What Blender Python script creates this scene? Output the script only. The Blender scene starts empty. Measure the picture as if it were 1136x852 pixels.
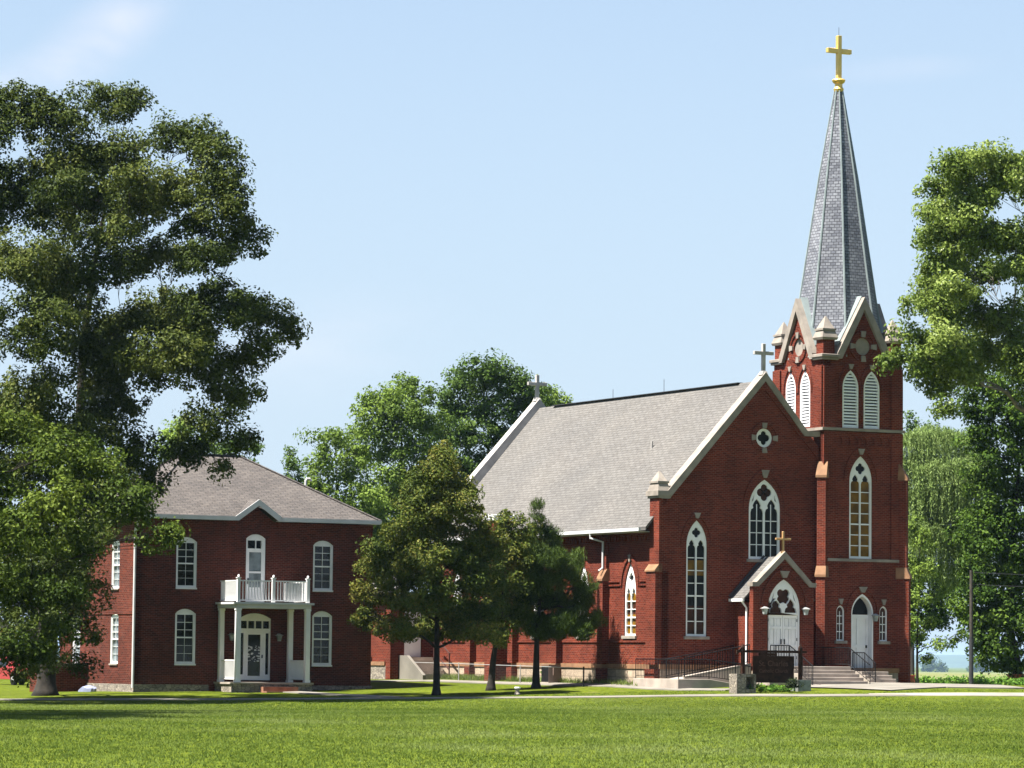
import bpy, bmesh, math, random
import numpy as np
from mathutils import Vector, Matrix
from mathutils.geometry import tessellate_polygon
R = math.radians
C = bpy.context.scene.collection
SC = bpy.context.scene

SKY_DUST = 0.7; SKY_STR = 0.05; SUN_STR = 5.0; EXPOSURE = 1.85; CLOUD_COL = (6.6, 6.2, 6.5, 1); KF = 4.2
BR1, BR2, BRM = (.145, .025, .012), (.070, .011, .006), (.155, .08, .06)
BH1, BH2, BHM = (.105, .022, .012), (.042, .009, .006), (.13, .075, .062)
GR1, GR2, GR3, GRD = (.058,.080,.008), (.082,.105,.011), (.052,.066,.008), (.11,.105,.035)
LEAFQ = 1.25; GRASSN = 110000; HAZE = .00004
AIR_COL = (3.4, 4.2, 5.15, 1)
LC = {'dark': [(.018, .030, .006), (.05, .070, .013), (.115, .13, .028)], 'near': [(.018, .034, .005), (.05, .08, .011), (.12, .16, .022)],
      'oak': [(.03, .05, .009), (.075, .10, .016), (.17, .15, .03)], 'pine': [(.02, .036, .008), (.05, .08, .014), (.10, .14, .028)],
      'bg': [(.03, .055, .01), (.07, .12, .022), (.13, .19, .04)], 'bg2': [(.05, .085, .014), (.12, .18, .03), (.20, .28, .05)],
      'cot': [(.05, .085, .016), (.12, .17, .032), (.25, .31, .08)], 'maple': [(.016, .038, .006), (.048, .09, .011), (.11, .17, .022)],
      'wil': [(.08, .13, .03), (.17, .24, .07), (.28, .36, .13)], 'grass': [(.066,.105,.016), (.105,.148,.026), (.17,.21,.065)]}
# ------------------------------------------------------------------ camera
pitch, roll = 0.076601, 0.0105
cp, sp, cr, sr = math.cos(pitch), math.sin(pitch), math.cos(roll), math.sin(roll)
right0, down0, fwd = Vector((1, 0, 0)), Vector((0, sp, -cp)), Vector((0, cp, sp))
right = right0 * cr - down0 * sr
down = right0 * sr + down0 * cr
cam_d = bpy.data.cameras.new('camera'); cam = bpy.data.objects.new('camera', cam_d); C.objects.link(cam)
m = Matrix((right, -down, -fwd)).transposed().to_4x4(); m.translation = Vector((0, 0, 1.6))
cam.matrix_world = m
cam_d.sensor_width = 36; cam_d.lens = 36 * 4000 / 1136.0
cam_d.clip_start = 1; cam_d.clip_end = 30000
SC.camera = cam
# ------------------------------------------------------------------ light
TH = R(27.2)                       # both buildings are turned by this angle
sl = Vector((-1.0, 0.05, 1.9)).normalized()
sun_dir = Matrix.Rotation(TH, 3, 'Z') @ sl
w = bpy.data.worlds.new('World'); SC.world = w; w.use_nodes = True
nt = w.node_tree; bg = nt.nodes['Background']
sky = nt.nodes.new('ShaderNodeTexSky'); sky.sky_type = 'NISHITA'; sky.sun_disc = False
sky.sun_elevation = math.asin(sun_dir.z); sky.sun_rotation = math.atan2(sun_dir.x, sun_dir.y)
sky.air_density = 1.0; sky.dust_density = SKY_DUST; sky.ozone_density = 1.2; sky.altitude = 150
tc = nt.nodes.new('ShaderNodeTexCoord')
mp = nt.nodes.new('ShaderNodeMapping'); mp.inputs['Scale'].default_value = (14, 14, 34); mp.inputs['Rotation'].default_value = (0, .75, 0)
nz = nt.nodes.new('ShaderNodeTexNoise'); nz.inputs['Scale'].default_value = 1.3; nz.inputs['Detail'].default_value = 6; nz.inputs['Distortion'].default_value = .4
rp = nt.nodes.new('ShaderNodeValToRGB'); rp.color_ramp.elements[0].position = .50; rp.color_ramp.elements[1].position = 1.2
rp.color_ramp.elements[0].color = (0, 0, 0, 1); rp.color_ramp.elements[1].color = (1, 1, 1, 1); rp.color_ramp.elements[1].position = 1.0
mx = nt.nodes.new('ShaderNodeMixRGB'); mx.inputs['Color2'].default_value = CLOUD_COL
nt.links.new(tc.outputs['Generated'], mp.inputs['Vector']); nt.links.new(mp.outputs[0], nz.inputs['Vector'])
def wisp(d, c, w, k, prev):
    """a soft cirrus bank: how near the view direction lies to the line from c along w"""
    def vm(op, a_, b_=None):
        q = nt.nodes.new('ShaderNodeVectorMath'); q.operation = op
        for i_, s_ in enumerate((a_, b_)):
            if s_ is None: continue
            if isinstance(s_, tuple): q.inputs[i_].default_value = s_
            else: nt.links.new(s_, q.inputs[i_])
        return q
    s1 = vm('SUBTRACT', tc.outputs['Generated'], c); m_ = nt.nodes.new('ShaderNodeMapping'); m_.inputs['Rotation'].default_value = (0, w, 0); nt.links.new(s1.outputs[0], m_.inputs['Vector'])
    s2 = vm('DIVIDE', m_.outputs[0], d); ln = vm('LENGTH', s2.outputs[0]); r_ = nt.nodes.new('ShaderNodeMapRange'); r_.inputs['From Min'].default_value = 0; r_.inputs['From Max'].default_value = 1; r_.inputs['To Min'].default_value = k; r_.inputs['To Max'].default_value = 0
    r_.interpolation_type = 'SMOOTHSTEP'; nt.links.new(ln.outputs['Value'], r_.inputs['Value']); out_ = r_.outputs[0]
    if prev is not None: ad_ = nt.nodes.new('ShaderNodeMath'); ad_.operation = 'ADD'; nt.links.new(out_, ad_.inputs[0]); nt.links.new(prev, ad_.inputs[1]); out_ = ad_.outputs[0]
    return out_
wm = wisp((.034, .2, .013), (-.115, .978, .168), .6, .5, None)
wm = wisp((.035, .2, .005), (.105, .978, .163), .05, .16, wm)
wm = wisp((.05, .2, .022), (-.055, .99, .085), .2, .14, wm)
wm = wisp((.04, .2, .012), (-.150, .978, .150), .4, .4, wm)
ml = nt.nodes.new('ShaderNodeMath'); ml.operation = 'MULTIPLY_ADD'; ml.inputs[1].default_value = 3.2; ml.inputs[2].default_value = -1.05; nt.links.new(nz.outputs['Fac'], ml.inputs[0])
m9 = nt.nodes.new('ShaderNodeMath'); m9.operation = 'MULTIPLY'; m9.use_clamp = True; nt.links.new(wm, m9.inputs[0]); nt.links.new(ml.outputs[0], m9.inputs[1]); nt.links.new(m9.outputs[0], mx.inputs['Fac'])
sx_ = nt.nodes.new('ShaderNodeSeparateXYZ'); nt.links.new(tc.outputs['Generated'], sx_.inputs[0])
mr = nt.nodes.new('ShaderNodeMapRange'); mr.interpolation_type = 'SMOOTHSTEP'; mr.inputs['From Min'].default_value = 0; mr.inputs['From Max'].default_value = .42; mr.inputs['To Min'].default_value = .85; mr.inputs['To Max'].default_value = 0
nt.links.new(sx_.outputs['Z'], mr.inputs['Value']); mh = nt.nodes.new('ShaderNodeMixRGB'); mh.inputs['Color2'].default_value = AIR_COL      # hazy summer air low in the sky
nt.links.new(sky.outputs[0], mh.inputs['Color1']); nt.links.new(mr.outputs[0], mh.inputs['Fac']); nt.links.new(mh.outputs[0], mx.inputs['Color1']); nt.links.new(mx.outputs[0], bg.inputs[0])
bg.inputs[1].default_value = SKY_STR
sd = bpy.data.lights.new('sun', 'SUN'); so = bpy.data.objects.new('sun', sd); C.objects.link(so)
sd.energy = SUN_STR; sd.angle = R(0.53); sd.color = (1.0, 0.95, 0.87)
so.rotation_euler = sun_dir.to_track_quat('Z', 'Y').to_euler(); so.location = (0, 100, 60)
SC.view_settings.view_transform = 'Standard'; SC.view_settings.look = 'None'
SC.view_settings.exposure = EXPOSURE; SC.view_settings.gamma = 1; SC.view_settings.use_curve_mapping = False
SC.cycles.max_bounces = 6; SC.cycles.diffuse_bounces = 3; SC.cycles.glossy_bounces = 2; SC.cycles.transmission_bounces = 3
SC.cycles.volume_bounces = 0; SC.cycles.use_denoising = True
try: SC.cycles.denoiser = 'OPENIMAGEDENOISE'
except Exception: pass

# ------------------------------------------------------------------ survey data (metres)
CTRL = [(-4.8, 20.0, 0.0), (0.0, 20.0, 0.0), (4.7, 20.0, 0.0), (-13.0, 54.0, 0.0), (0.0, 54.0, 0.0), (12.6, 54.0, 0.0), (-19.3, 80.0, 0.0), (0.1, 80.0, 0.0), (18.7, 80.0, 0.0), (-14.1, 100.0, -0.08), (0.1, 105.0, 0.02), (15.0, 105.0, 0.12), (-38.0, 143.0, -0.3), (-20.2, 144.0, -0.19), (-13.1, 144.0, -0.1), (-4.1, 143.0, 0.07), (4.8, 142.0, 0.22), (11.8, 141.0, 0.32), (20.1, 141.0, 0.44), (32.9, 141.0, 0.5), (-18.9, 149.0, -0.02), (-12.3, 154.0, 0.19), (-6.0, 157.0, 0.29), (-15.8, 152.0, 0.15), (-19.9, 160.0, 0.04), (-2.8, 147.0, 0.18), (-0.5, 152.0, 0.35), (1.3, 153.0, 0.4), (5.1, 152.0, 0.75), (2.6, 157.5, 0.75), (-1.8, 166.0, 0.78), (-6.6, 172.0, 0.69), (5.5, 149.5, 0.51), (7.0, 147.5, 0.49), (9.3, 143.5, 0.48), (13.7, 146.0, 0.65), (16.9, 156.0, 0.83), (19.0, 168.0, 0.75), (21.2, 165.0, 0.71), (23.6, 166.0, 0.71), (31.2, 170.0, 0.7), (15.0, 180.0, 0.75), (1.6, 185.0, 0.75), (-12.2, 185.0, 0.3), (-26.1, 185.0, 0.1), (-45.7, 190.0, 0.0)]
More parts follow.
